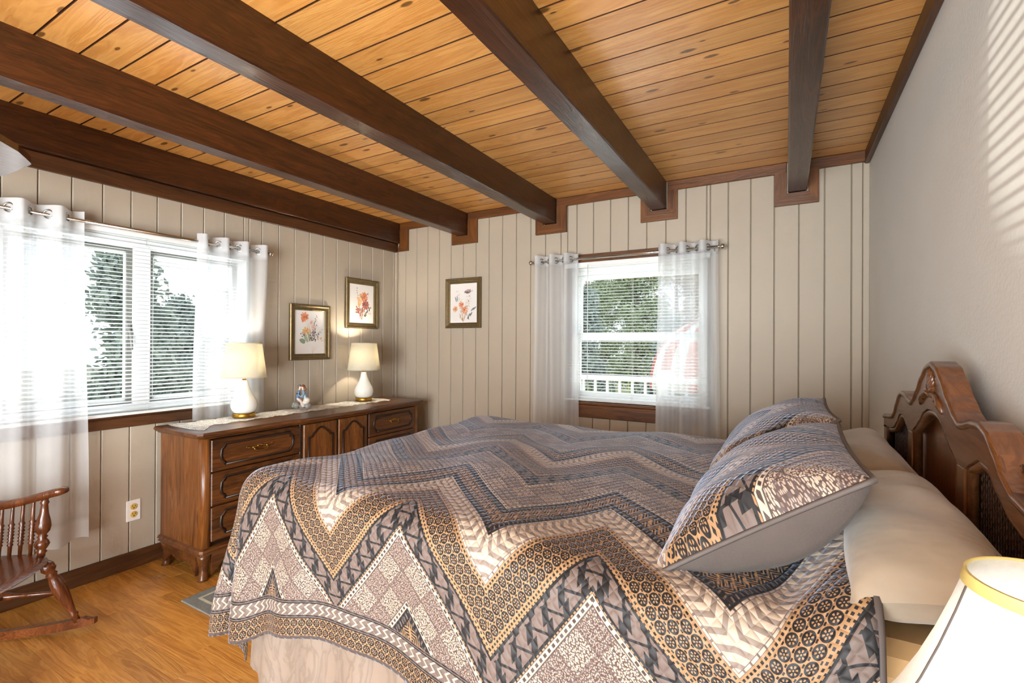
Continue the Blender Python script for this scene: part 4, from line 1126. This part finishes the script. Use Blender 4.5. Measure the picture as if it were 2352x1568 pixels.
for lp in me.loops:
    i, j = divmod(lp.vertex_index, nv + 1); a, b_ = aa[i], bb[j]
    x = QX0 + a; y = QY0 + b_
    vv = b_ + .075
    u1.data[lp.index].uv = (x + .86 + .20 * b_, vv)
    dn, df, dfar = b_ + DN, a + DFo, Ly + DN - b_
    d = min(dn, df, dfar); u2.data[lp.index].uv = (d, x if d in (dn, dfar) else y)
ql = link('quilt', me, None, (-.7, YC, .86)); tag(ql, 'quilted bedspread with zigzag bands in black, tan and cream over the bed', 'quilt')
MB().tube([vs[nu * (nv + 1) + j] + Vector((.002, 0, .004)) for j in range(nv + 1)], .0075, 6).build('binding', M['piping'], ql)
sm = ql.modifiers.new('thickness', 'SOLIDIFY'); sm.thickness = .009; sm.offset = 1.

# --- pillows
def pillow(name, label, cat, group, c, ex, ey, ez, hx, hy, th, mats, seed, flange=0., pattern=None, sag=0., power=2.6, under=1., lens=False):
    """c centre, ex/ey in-plane unit axes, ez up; half sizes hx hy; th half thickness"""
    rnd = random.Random(seed); ex, ey, ez, c = map(Vector, (ex, ey, ez, c)); k = [rnd.random() * 6 for _ in range(8)]
    root = thing(name, label, cat, c, group)
    N = 44
    def pt(u, v, s):
        x, y = u * 2 - 1, v * 2 - 1
        pin = 1 - .06 * (1 - abs(x)) * 0 
        px = x * hx * (1 - .07 * (1 - y * y)) if False else x * hx * (1 - .05 * (1 - abs(y) ** 2))
        py = y * hy * (1 - .05 * (1 - abs(x) ** 2))
        f = max(0., (1 - abs(x) ** power)) ** .55 * max(0., (1 - abs(y) ** power)) ** .55
        if lens: f = max(0., 1 - abs(x) ** 7) ** .38 * max(0., 1 - abs(y) ** 2.2) ** .72
        h = th * f * (1 + .08 * math.sin(3 * x + k[0]) * math.sin(2.5 * y + k[1])) + .004 * f * math.sin(9 * x + k[2] + 4 * y)
        z = (h if s > 0 else -h * under) - sag * (x * x) * .5
        return c + ex * px + ey * py + ez * z
    if pattern:
        mb = MB().grid(lambda u, v: pt(u, v, 1), N, N); me = mb.mesh('front', mats[0], wloc(root))
        ul = me.uv_layers.new(name='pattern')
        for lp in me.loops:
            i, j = divmod(lp.vertex_index, N + 1); ul.data[lp.index].uv = ((i / N * 2) * hx + pattern[0], pattern[1] - (j / N * 2) * hy)
        link('front', me, root)
        MB().grid(lambda u, v: pt(u, v, -1), N, N).build('back', mats[1], root)
        loop = [pt(t, 0, 1) for t in [i / 24 for i in range(24)]] + [pt(1, t, 1) for t in [i / 24 for i in range(24)]] + [pt(1 - t, 1, 1) for t in [i / 24 for i in range(24)]] + [pt(0, 1 - t, 1) for t in [i / 24 for i in range(25)]]
        MB().tube(loop, .0055, 6, caps=False).build('piping', mats[2], root)
    else:
        mb = MB().grid(lambda u, v: pt(u, v, 1), N, N).grid(lambda u, v: pt(u, v, -1), N, N); mb.build('case', mats[0], root)
    return root
# the two shams lean on the sleeping pillows
def tilted(c, deg, **kw):
    a = math.radians(deg); return dict(c=c, ex=(0, 1, 0), ey=(math.cos(a), 0, math.sin(a)), ez=(-math.sin(a), 0, math.cos(a)), **kw)
pillow('pillow_sham', 'patterned quilted sham nearest the camera, showing its grey underside', 'pillow', 'quilted pillow shams', mats=(M['sham'], M['taupe'], M['piping']), seed=3, pattern=(.0, .25), hx=.325, hy=.224, th=.085, under=1.15, lens=True, **tilted((-.056, 1.325, .937), 34.4))
pillow('pillow_sham', 'patterned quilted sham on the far side of the bed toward the back window', 'pillow', 'quilted pillow shams', mats=(M['sham'], M['taupe'], M['piping']), seed=5, pattern=(.0, .30), hx=.32, hy=.224, th=.085, under=1.15, lens=True, **tilted((-.052, 1.995, .945), 34))
for y, lb, sd in ((1.28, 'beige satin pillow behind the near sham, its hemmed end toward the bedside lamp', 8), (1.965, 'beige satin pillow behind the far sham by the headboard', 9)):
    pillow('sleeping_pillow', lb, 'pillow', 'beige satin pillows', c=(.205, y, .900), ex=(0, 1, 0), ey=(.985, 0, .17), ez=(-.17, 0, .985), hx=.35, hy=.118, th=.085, mats=(M['satin'],), seed=sd, power=3.4)

# ================================================================== bedside lamp and its stand
ns = thing('nightstand', 'walnut nightstand beside the bed carrying the lamp', 'nightstand', (.21, .64, 0))
MB().bbox(.02, .395, .42, .83, .14, .56, .004).build('cabinet', M['walnut_y'], ns)
MB().bbox(.0, .40, .40, .85, .56, .585, .008).build('tabletop', M['walnut_y'], ns)
for z0, z1 in ((.17, .34), (.36, .53)):
    d = MB().bbox(.0, .022, .44, .81, z0, z1, .004).build('drawer', M['walnut_y'], ns)
    MB().ball((-.012, .625, (z0 + z1) / 2), .012).tube([(.0, .625, (z0 + z1) / 2), (-.01, .625, (z0 + z1) / 2)], .005, 6).build('knob', M['old_brass'], d)
for x in (.05, .365):
    for y in (.45, .80): MB().lathe((x, y, 0), (0, 0, 1), [(0, .014), (.14, .022)], 12).build('leg', M['walnut_z'], ns)
lx, ly, lz = .215, .621, .586
bl = thing('bedside_lamp', 'white bell shaped bedside lamp shade with gold rim at the photo\'s lower right corner', 'lamp', (lx, ly, lz))
MB().lathe((lx, ly, lz), (0, 0, 1), [(0, .06), (.012, .06), (.02, .035), (.04, .02), (.07, .03), (.11, .042), (.15, .03), (.19, .014), (.21, .012), (.28, .012)], 24).build('lamp_base', M['brass'], bl)
prof = []
for i in range(13):
    t = i / 12; prof.append((.254 + .0 - lz * 0 + (1 - t) * 0 + t * .0, 0))
SH = [(1.29 - (1.29 - z) * .88, r_ * .88) for z, r_ in ((1.04, .0715), (1.00, .084), (.96, .098), (.92, .114), (.88, .133), (.84, .155), (.80, .180), (.79, .187))]
sh = MB().lathe((lx, ly, 0), (0, 0, 1), SH + [(z, r - .0015) for z, r in SH[::-1]] + [SH[0]], 48, caps=False).build('lamp_shade', M['shade_white'], bl)
M['rim_gold'] = plain('gold_trim', rgb(206, 186, 112), .5, var=.05)
MB().lathe((lx, ly, 0), (0, 0, 1), [(1.0722, .0645), (1.0615, .0672), (1.0615, .0650), (1.0722, .0618), (1.0722, .0645)], 48, caps=False).build('rim_trim', M['rim_gold'], sh)
for k in range(6):
    a = k * PI / 3 + .12
    MB().tube([(lx + (r + .0004) * math.cos(a), ly + (r + .0004) * math.sin(a), z) for z, r in SH], .0011, 5).build('seam', M['taupe'], sh)
bb_ = MB().lathe((lx, ly, lz), (0, 0, 1), [(.28, .012), (.30, .016), (.32, .028), (.34, .03), (.36, .02), (.368, .006)], 16).build('bulb', M['bulb'], bl)
l = bpy.data.lights.new('bedside_light', 'POINT'); l.energy = .3; l.color = (1, .97, .92); l.shadow_soft_size = .03
lo = bpy.data.objects.new('bedside_light', l); COL.objects.link(lo); lo.parent = bl; lo.location = (0, 0, .385)

# ================================================================== rocking chair
C0 = Vector((-2.80, .84, 0)); d1 = Vector((-.75, -.66, 0)); d2 = Vector((.66, -.75, 0))
def pc(a, b_, z): return C0 + d1 * a + d2 * b_ + Vector((0, 0, z))      # a: front to back, b: far side to near side
rc = thing('rocking_chair', 'small dark wooden rocking chair with turned spindles in front of the curtain', 'rocking chair', pc(.19, .2, 0))
CW = .50
def seat_pt(u, v, top):
    an = 2 * PI * u; ca, sa = math.cos(an), math.sin(an); q = (abs(ca) ** 3.0 + abs(sa) ** 3.0) ** (-1 / 3.0)
    r = v; a = .175 + .225 * q * ca * r; b_ = CW / 2 + (CW / 2 + .02) * q * sa * r
    e = (1 - max(0, r - .86) / .14) if r > .86 else 1
    z = .362 - .012 * (1 - r * r) if top else .332
    if r > .86: z = lerp(.347, z, math.sqrt(max(0, 1 - (1 - e) ** 2)))
    return pc(a, b_, z)
MB().grid(lambda u, v: seat_pt(u, v, True), 44, 14, 0, True, True).grid(lambda u, v: seat_pt(u, v, False), 44, 14, 0, True, True).build('seat', M['maple_y'], rc)
def turned(name, p0, p1, prof, parent=rc, mat=M['maple_dark'], seg=14):
    p0, p1 = Vector(p0), Vector(p1); L = (p1 - p0).length
    return MB().lathe(p0, p1 - p0, [(t * L, r) for t, r in prof], seg).build(name, mat, parent)
POST = [(0, .014), (.05, .014), (.08, .020), (.11, .014), (.16, .022), (.21, .027), (.26, .022), (.30, .014), (.33, .019), (.36, .013), (.42, .024), (.50, .028), (.58, .025), (.72, .016), (.86, .012), (.90, .016), (.93, .012), (1, .014)]
SPI = [(0, .006), (.22, .0075), (.25, .011), (.28, .007)] + [q for k in range(5) for q in ((.31 + k * .06, .012), (.335 + k * .06, .0075))] + [(.62, .012), (.65, .0075), (.95, .006), (1, .006)]
# the arm rail runs round the back like a horseshoe
US = []
for i in range(21): US.append((lerp(-.05, .235, i / 20), .0))
for i in range(1, 24):
    an = PI * i / 24; US.append((.235 + .175 * math.sin(an), CW / 2 - CW / 2 * math.cos(an)))
for i in range(21): US.append((lerp(.235, -.05, i / 20), CW))
def uz(a): return .578 + .055 * sstep(.20, -.10, a) + .012 * sstep(.3, .41, a)
def urail(t):
    f = t * (len(US) - 1); i = min(int(f), len(US) - 2); q = f - i
    a, b_ = lerp(US[i][0], US[i + 1][0], q), lerp(US[i][1], US[i + 1][1], q)
    tx, ty = US[i + 1][0] - US[i][0], US[i + 1][1] - US[i][1]; L = math.hypot(tx, ty)
    return a, b_, (-ty / L, tx / L)
acc = [0.]
for p_, q_ in zip(US, US[1:]): acc.append(acc[-1] + math.dist(p_, q_))
def at_len(L):
    for i in range(len(acc) - 1):
        if acc[i + 1] >= L: return urail((i + (L - acc[i]) / (acc[i + 1] - acc[i])) / (len(US) - 1))
    return urail(1.)
tot = acc[-1]; L0 = .082
def upright(name, L, prof, seg, inset):
    a, b_, nrm = at_len(L); top = pc(a, b_, uz(a) - .004)
    return turned(name, pc(a + nrm[0] * inset, b_ + nrm[1] * inset, .352), top, prof, seg=seg)
upright('arm_post', L0, POST, 14, .022); upright('arm_post', tot - L0, POST, 14, .022)
n_sp = 27
for k in range(n_sp): upright('spindle', lerp(L0 + .042, tot - L0 - .042, k / (n_sp - 1)), SPI, 10, .020)
vs = []; fs = []; N = 90
for i in range(N + 1):
    a, b_, nrm = urail(i / N); e = 1 if 1 < i < N - 1 else (.85 if i in (1, N - 1) else .55)
    for (ob, oz) in ((-.030, -.007), (-.023, .016), (.018, .020), (.030, .010), (.026, -.014), (-.018, -.017)):
        vs.append(pc(a + nrm[0] * ob * e, b_ + nrm[1] * ob * e, uz(a) + oz * e))
for i in range(N):
    for k in range(6): fs.append((i * 6 + k, i * 6 + (k + 1) % 6, (i + 1) * 6 + (k + 1) % 6, (i + 1) * 6 + k))
fs += [tuple(range(6)), tuple(range(N * 6 + 5, N * 6 - 1, -1))]
MB().add(vs, fs, 0, True).build('arm_rail', M['maple_dark'], rc)
LEG = [(0, .014), (.05, .024), (.12, .026), (.17, .016), (.20, .021), (.23, .016), (.30, .023), (.42, .026), (.60, .022), (.78, .015), (.85, .012), (.88, .017), (.91, .012), (1, .013)]
legs = []
for s_, b_ in ((-1, .05), (1, CW - .05)):
    for (a0, a1) in ((.0, -.10), (.32, .41)):
        p0, p1 = pc(a0, b_, .338), pc(a1, b_ + s_ * .04, .050); turned('leg', p0, p1, LEG); legs.append((p0, p1))
    vs = []; fs = []; N = 34
    for i in range(N + 1):
        a = lerp(-.17, .60, i / N); t = (a - .19) / .36; z = .003 + .034 * t * t
        th = .038 if 1 < i < N - 1 else .024
        for (o, dz) in ((-.012, 0), (-.012, th), (.012, th), (.012, 0)): vs.append(pc(a, b_ + s_ * .04 + o, z + dz))
    for i in range(N):
        for k in range(4): fs.append((i * 4 + k, i * 4 + (k + 1) % 4, (i + 1) * 4 + (k + 1) % 4, (i + 1) * 4 + k))
    fs += [(0, 1, 2, 3), tuple(range(N * 4 + 3, N * 4 - 1, -1))]
    MB().add(vs, fs).build('rocker', M['maple_y'], rc)
STR = [(0, .007), (.3, .009), (.42, .010), (.46, .016), (.5, .018), (.54, .016), (.58, .010), (.7, .009), (1, .007)]
f = .50
for i, j in ((0, 1), (2, 3)): turned('stretcher', legs[i][0].lerp(legs[i][1], f), legs[j][0].lerp(legs[j][1], f), STR)
m0 = legs[0][0].lerp(legs[0][1], f).lerp(legs[1][0].lerp(legs[1][1], f), .5); m1 = legs[2][0].lerp(legs[2][1], f).lerp(legs[3][0].lerp(legs[3][1], f), .5)
turned('stretcher', m0, m1, STR)

# ================================================================== rug
RX0, RX1, RY0, RY1 = -2.60, -1.75, 1.257, 1.80
rg = thing('rug', 'grey rug with cream key border between the dresser and the bed', 'rug', ((RX0 + RX1) / 2, (RY0 + RY1) / 2, 0))
MB().bbox(RX0, RX1, RY0, RY1, .001, .009, .004).build('pile', M['rug_grey'], rg)
q = MB(); w = .013; zz = (.0088, .0098)
def strip(x0, y0, x1, y1): q.box(min(x0, x1) - w / 2, max(x0, x1) + w / 2, min(y0, y1) - w / 2, max(y0, y1) + w / 2, zz[0] - .003, zz[1] + len(q.v) * 1e-6)
ins = .06
for x0, y0, x1, y1 in ((RX0 + ins, RY0 + ins, RX1 - ins, RY0 + ins), (RX0 + ins, RY1 - ins, RX1 - ins, RY1 - ins), (RX0 + ins, RY0 + ins, RX0 + ins, RY1 - ins), (RX1 - ins, RY0 + ins, RX1 - ins, RY1 - ins)): strip(x0, y0, x1, y1)
def key(cx, cy, s, fl):
    p = [(-1, -1), (-1, 1), (1, 1), (1, -.5), (-.4, -.5), (-.4, .4), (.4, .4), (.4, 0)]
    p = [(cx + a * s * fl, cy + b * s) for a, b in p]
    for (a, b), (c, d_) in zip(p, p[1:]): strip(a, b, c, d_)
for i in range(6):
    for yy in (RY0 + .145, RY1 - .145): key(RX0 + .15 + i * .11, yy, .045, 1 if i % 2 else -1)
q.build('key_border', M['rug_cream'], rg)

# ================================================================== ceiling fan (only a blade tip is in view)
fx, fy, fz = -2.52, -.05, 1.95
fan = thing('ceiling_fan', 'ceiling fan with broad leaf blades, one dark glossy tip at the photo\'s left edge', 'ceiling fan', (fx, fy, 2.2))
MB().lathe((fx, fy, BZ), (0, 0, -1), [(0, .07), (.03, .065), (.05, .02), (.11, .015)], 24).build('mount', M['old_brass'], fan)
MB().lathe((fx, fy, fz + .16), (0, 0, -1), [(0, .03), (.02, .09), (.06, .115), (.12, .115), (.16, .09), (.19, .06), (.21, .02)], 28).build('motor', M['old_brass'], fan)
M['blade'] = wood('fan_blade_wood', rgb(52, 28, 14), rgb(80, 46, 24), rgb(104, 64, 36), 'y', 1.2, .16, coat=.8)
for k in range(3):
    an = math.radians(90 + 120 * k); u_ = Vector((math.cos(an), math.sin(an), 0)); v_ = Vector((-u_.y, u_.x, 0)); pitch = math.radians(0)
    vr = v_ * math.cos(pitch) + Vector((0, 0, math.sin(pitch)))
    nr = u_.cross(vr); c = Vector((fx, fy, fz))
    ol = [(.15, -.04), (.25, -.15), (.38, -.255), (.50, -.305), (.575, -.300), (.64, -.225), (.68, -.155), (.70, -.118), (.706, -.100), (.704, 0), (.70, .12), (.69, .20), (.62, .27), (.50, .295), (.36, .25), (.24, .14), (.15, .04)]
    n = len(ol); vs = [c + u_ * a + vr * b_ - nr * .012 for a, b_ in ol] + [c + u_ * a + vr * b_ + nr * .012 for a, b_ in ol]
    fs = [tuple(range(n)), tuple(range(2 * n - 1, n - 1, -1))] + [(i, (i + 1) % n, n + (i + 1) % n, n + i) for i in range(n)]
    bd = MB().add(vs, fs).build('blade', M['blade'], fan)
    MB().tube([c + u_ * .08 + Vector((0, 0, .03)), c + u_ * .14, c + u_ * .25 + Vector((0, 0, -.008))], [.012, .010, .012], 6).build('blade_iron', M['old_brass'], bd)

# ================================================================== figurine on the runner
FC = Vector((-3.06, 2.27, DT + .004)); S1 = Vector((.868, .496, 0)); S2 = Vector((-.496, .868, 0)); K = 1.12
def pf(s, z, d=0.): return FC + S1 * s * K + S2 * d * K + Vector((0, 0, z * K))
fg = thing('figurine', 'small porcelain figurine of a seated boy and girl kissing, on the lace runner', 'figurine', FC)
def skinned(name, joints, bones, mat):
    me = bpy.data.meshes.new(name); me.from_pydata([tuple(Vector(p) - FC) for p, r in joints], bones, []); me.materials.append(mat)
    o = link(name, me, fg); md = o.modifiers.new('skin', 'SKIN'); md.use_smooth_shade = True
    for v, (p, r) in zip(me.skin_vertices[0].data, joints): v.radius = (r * K, r * K)
    me.skin_vertices[0].data[0].use_root = True
    o.modifiers.new('sub', 'SUBSURF').levels = 1
    o.modifiers['sub'].render_levels = 2
    return o
def paint(name, top, low, split):
    m, p = newmat(name); tc = X.nt.nodes.new('ShaderNodeTexCoord'); sp = X.nt.nodes.new('ShaderNodeSeparateXYZ'); X.nt.links.new(tc.outputs['Object'], sp.inputs[0])
    z = X(sp.outputs[2]); c = mixc(z > split * K, low, top); c = mixc(z > .122 * K, c, rgb(226, 196, 174))
    put(p.inputs['Base Color'], c); p.inputs['Roughness'].default_value = .15; return m
boy = paint('painted_boy', rgb(104, 122, 150), rgb(214, 196, 184), .068); girl = paint('painted_girl', rgb(120, 142, 160), rgb(206, 196, 190), .072)
J = [(pf(-.026, .055), .014), (pf(-.018, .085), .014), (pf(-.010, .112), .0125), (pf(-.009, .124), .0055), (pf(-.004, .138), .009), (pf(-.003, .147), .008),
     (pf(.004, .054, -.008), .010), (pf(.014, .022, -.010), .007), (pf(.026, .010, -.012), .006), (pf(.0, .050, .010), .010), (pf(.008, .020, .012), .007), (pf(.02, .009, .012), .006),
     (pf(-.012, .094, -.014), .0065), (pf(.010, .078, -.014), .0055), (pf(.026, .084, -.010), .005)]
skinned('boy_body', J, [(0, 1), (1, 2), (2, 3), (3, 4), (4, 5), (0, 6), (6, 7), (7, 8), (0, 9), (9, 10), (10, 11), (2, 12), (12, 13), (13, 14)], boy)
J = [(pf(0.039, .055), .014), (pf(0.028, .082), .013), (pf(0.020, .108), .0115), (pf(0.016, .121), .005), (pf(0.011, .136), .0085), (pf(0.010, .145), .0075),
     (pf(0.019, .040, -.006), .009), (pf(0.023, .012, -.008), .006), (pf(0.033, .036, .008), .009), (pf(0.035, .010, .010), .006),
     (pf(0.023, .092, -.013), .006), (pf(0.005, .080, -.012), .005)]
skinned('girl_body', J, [(0, 1), (1, 2), (2, 3), (3, 4), (4, 5), (0, 6), (6, 7), (0, 8), (8, 9), (2, 10), (10, 11)], girl)
def lump(name, parts, mat):
    mb = MB()
    for c, r in parts: mb.ball(c, *(q * K for q in r), seg=12)
    return mb.build(name, mat, fg)
pn = lambda n_, c: plain(n_, c, .18)
lump('boy_hair', [(pf(-.008, .150), (.0105, .0105, .0085)), (pf(-.012, .142), (.007, .009, .009))], pn('hair_grey', rgb(112, 100, 96)))
lump('girl_hair', [(pf(.016, .148), (.010, .0105, .009)), (pf(.024, .140), (.006, .007, .008)), (pf(.031, .126), (.005, .005, .010))], pn('hair_auburn', rgb(120, 62, 36)))
lump('skirt', [(pf(.039, .055), (.022, .022, .020)), (pf(.031, .042), (.022, .020, .014))], pn('skirt_white', rgb(224, 216, 206)))
lump('bench', [(pf(-.028, .022), (.020, .024, .022)), (pf(.0, .016, .012), (.026, .018, .016)), (pf(.046, .018), (.022, .024, .019)), (pf(.012, .003), (.058, .034, .004))], pn('bench_grey', rgb(150, 146, 142)))
lump('foliage', [(pf(-.046, .018), (.012, .012, .014)), (pf(-.040, .032, -.01), (.009, .009, .010))], pn('leaf_green', rgb(150, 178, 150)))

# ================================================================== outside
gm = plain('pale_ground', rgb(176, 172, 150), .9, var=.2, vscale=1.2)
structure('ground', MB().box(-40, 30, -20, 50, -.75, -.55), gm)
def leafmat(name, c1, c2):
    m, p = newmat(name); v = coords('Object'); put(p.inputs['Base Color'], mixc(noise(v, 3., 3).ramp(.3, .7), c1, c2)); p.inputs['Roughness'].default_value = .7
    return m
LM = [leafmat('evergreen', rgb(132, 150, 142), rgb(178, 190, 178)), leafmat('spring_green', rgb(150, 166, 130), rgb(186, 196, 156)), leafmat('autumn', rgb(178, 156, 126), rgb(204, 184, 150)), leafmat('yellow_green', rgb(170, 186, 104), rgb(206, 214, 140))]
bark = plain('bark', rgb(138, 128, 120), .9)
def tree(name, label, x, y, h, w, mat, n, cone, seed, group='trees beyond the windows', leaf=.055):
    rnd = random.Random(seed); zb = -.55; r = thing(name, label, 'tree', (x, y, zb), group)
    mb = MB().tube([(x, y, zb - .02), (x + .04, y, zb + h * .5), (x, y, zb + h * .95)], [.05 + .012 * h, .03 + .008 * h, .01], 7)
    tips = []
    for k in range(26):
        t = .15 + .8 * k / 26; a = rnd.random() * 6.28; L = w * ((1 - t) if cone else .35 + .65 * math.sin(PI * min(1, t))) * (.6 + .5 * rnd.random())
        p0 = Vector((x, y, zb + h * t * .92)); p1 = p0 + Vector((math.cos(a) * L, math.sin(a) * L, L * (.1 if cone else .7)))
        mb.tube([p0, p0.lerp(p1, .5) + Vector((0, 0, .03)), p1], [.022, .014, .005], 4); tips.append((p0, p1))
        if not cone:
            for _ in range(3):
                q = p0.lerp(p1, .4 + .5 * rnd.random()); mb.tube([q, q + Vector((rnd.random() - .5, rnd.random() - .5, rnd.random() * .8)) * .5], [.008, .002], 3)
    mb.build('trunk', bark, r)
    vs = []; fs = []
    for k in range(int(n * 1.9)):
        p0, p1 = rnd.choice(tips); c = p0.lerp(p1, .15 + .9 * rnd.random()) + Vector((rnd.gauss(0, 1), rnd.gauss(0, 1), rnd.gauss(0, 1))) * (w * .09 if cone else w * .13)
        if c.z < zb + .02: c.z = zb + .02 + rnd.random() * .2
        a = Vector((rnd.gauss(0, 1), rnd.gauss(0, 1), rnd.gauss(0, 1))).normalized(); b_ = a.orthogonal().normalized(); s = leaf * (.5 + rnd.random())
        i = len(vs); vs += [c - a * s, c + b_ * s * .4, c + a * s, c - b_ * s * .4]; fs.append((i, i + 1, i + 2, i + 3))
    if n:
        tag(MB().add(vs, fs).build('foliage', mat, r, fix=False), kind='stuff')
tree('evergreen_tree', 'dense evergreen seen through the left window\'s nearer pane', -7.6, 3.0, 3.5, 1.15, LM[0], 8000, True, 1)
tree('evergreen_tree', 'evergreen seen through the left window behind the centre mullion', -11.0, 5.3, 3.0, 1.3, LM[0], 6000, True, 2)
tree('evergreen_tree', 'tall evergreen seen through the left window\'s farther pane', -8.6, 5.6, 4.4, 1.5, LM[0], 8000, True, 3)
tree('evergreen_tree', 'evergreen left of the others, behind the left curtain panel', -10.8, .6, 3.6, 1.2, LM[0], 5000, True, 9)
tree('evergreen_tree', 'evergreen at the left side of the back window', -4.3, 11.2, 3.6, 1.0, LM[0], 6000, True, 4)
tree('leafy_tree', 'pale green tree in the middle of the back window', -3.6, 13.2, 4.6, 1.0, LM[1], 5000, False, 5)
tree('leafy_tree', 'brownish tree toward the right of the back window', -2.9, 17.0, 5.4, 1.2, LM[2], 4200, False, 6)
tree('evergreen_tree', 'low dark evergreen at the right of the back window', -2.3, 11.4, 2.7, 1.1, LM[0], 6500, True, 10)
tree('leafy_tree', 'pale green tree behind the evergreen at the left of the back window', -5.4, 15.6, 4.4, 1.0, LM[1], 4200, False, 12)
for i, (x, y, h, lb) in enumerate(((-8.6, 19.5, 6.8, 'bare tree far behind the evergreen, left in the back window'), (-6.4, 22.0, 7.6, 'tall bare tree in the middle distance of the back window'), (-4.0, 20.6, 6.8, 'bare tree far off at the right in the back window'))):
    tree('bare_tree', lb, x, y, h, 1.9, bark, 0, False, 20 + i)
# deck rail with plants
rl = thing('deck_rail', 'white deck rail across the bottom of the back window', 'railing', (-2.2, 6.2, -.55))
MB().bbox(-5.2, .6, 6.16, 6.26, .80, .86, .01).build('handrail', M['vinyl'], rl)
MB().bbox(-5.2, .6, 6.18, 6.24, -.40, -.34, .01).build('bottom_rail', M['vinyl'], rl)
bal = MB().bbox(-.018, .018, -.018, .018, 0, 1.16, .003).mesh('baluster', M['vinyl'])
for k in range(34): link('baluster', bal, rl, (-5.1 + k * .168, 6.21, -.35))
for k in range(4): MB().bbox(-5.25 + k * 1.93, -5.13 + k * 1.93, 6.15, 6.27, -.55, .95, .01).build('post', M['vinyl'], rl)
for i, (x, lb) in enumerate(((-2.75, 'spiky yellow-green plant at the lower left of the back window'), (-2.1, 'spiky yellow-green plant at the middle of the back window\'s foot'), (-1.45, 'spiky green plant at the lower right of the back window'))):
    rnd = random.Random(60 + i); r = thing('garden_plant', lb, 'plant', (x, 7.0, -.55), 'plants by the deck rail')
    vs = []; fs = []
    for k in range(110):
        a = rnd.random() * 6.28; L = .5 + rnd.random() * .6; lean = rnd.random() * .22; c = Vector((x + rnd.gauss(0, .06), 7.0 + rnd.gauss(0, .05), -.55))
        t = Vector((math.cos(a) * lean, math.sin(a) * lean, 1)).normalized(); sd = Vector((-math.sin(a), math.cos(a), 0)) * .012
        m1 = c + t * L * .6; e = c + t * L * 1.35 + Vector((math.cos(a), math.sin(a), -.4)) * lean * .25
        i0 = len(vs); vs += [c - sd, c + sd, m1 + sd, m1 - sd, e]; fs += [(i0, i0 + 1, i0 + 2, i0 + 3), (i0 + 3, i0 + 2, i0 + 4)]
    tag(MB().add(vs, fs).build('blades', LM[3], r, fix=False), kind='stuff')
# striped canopy in the yard
cx, cy = -1.08, 8.4; cn = thing('striped_canopy', 'red and white striped round canopy at the right of the back window', 'canopy', (cx, cy, -.55))
red = plain('red_canvas', rgb(214, 120, 104), .8); wht = plain('white_canvas', rgb(240, 238, 234), .8)
for k in range(24):
    def gore(u, v, k=k):
        a = (k + u) * 2 * PI / 24; t = v; r_ = .92 * math.cos(t * PI / 2) ** .7 if t < 1 else 0; r_ = .95 * (1 - t ** 2.2) ** .5
        return (cx + math.cos(a) * r_, cy + math.sin(a) * r_, .55 + 1.15 * t)
    MB().grid(gore, 2, 12).build('canvas_panel', red if k % 2 else wht, cn, fix=False)
for k in range(4):
    a = k * PI / 2 + .5; MB().tube([(cx + .88 * math.cos(a), cy + .88 * math.sin(a), -.55), (cx + .9 * math.cos(a), cy + .9 * math.sin(a), .62)], .02, 6).build('pole', M['vinyl'], cn)
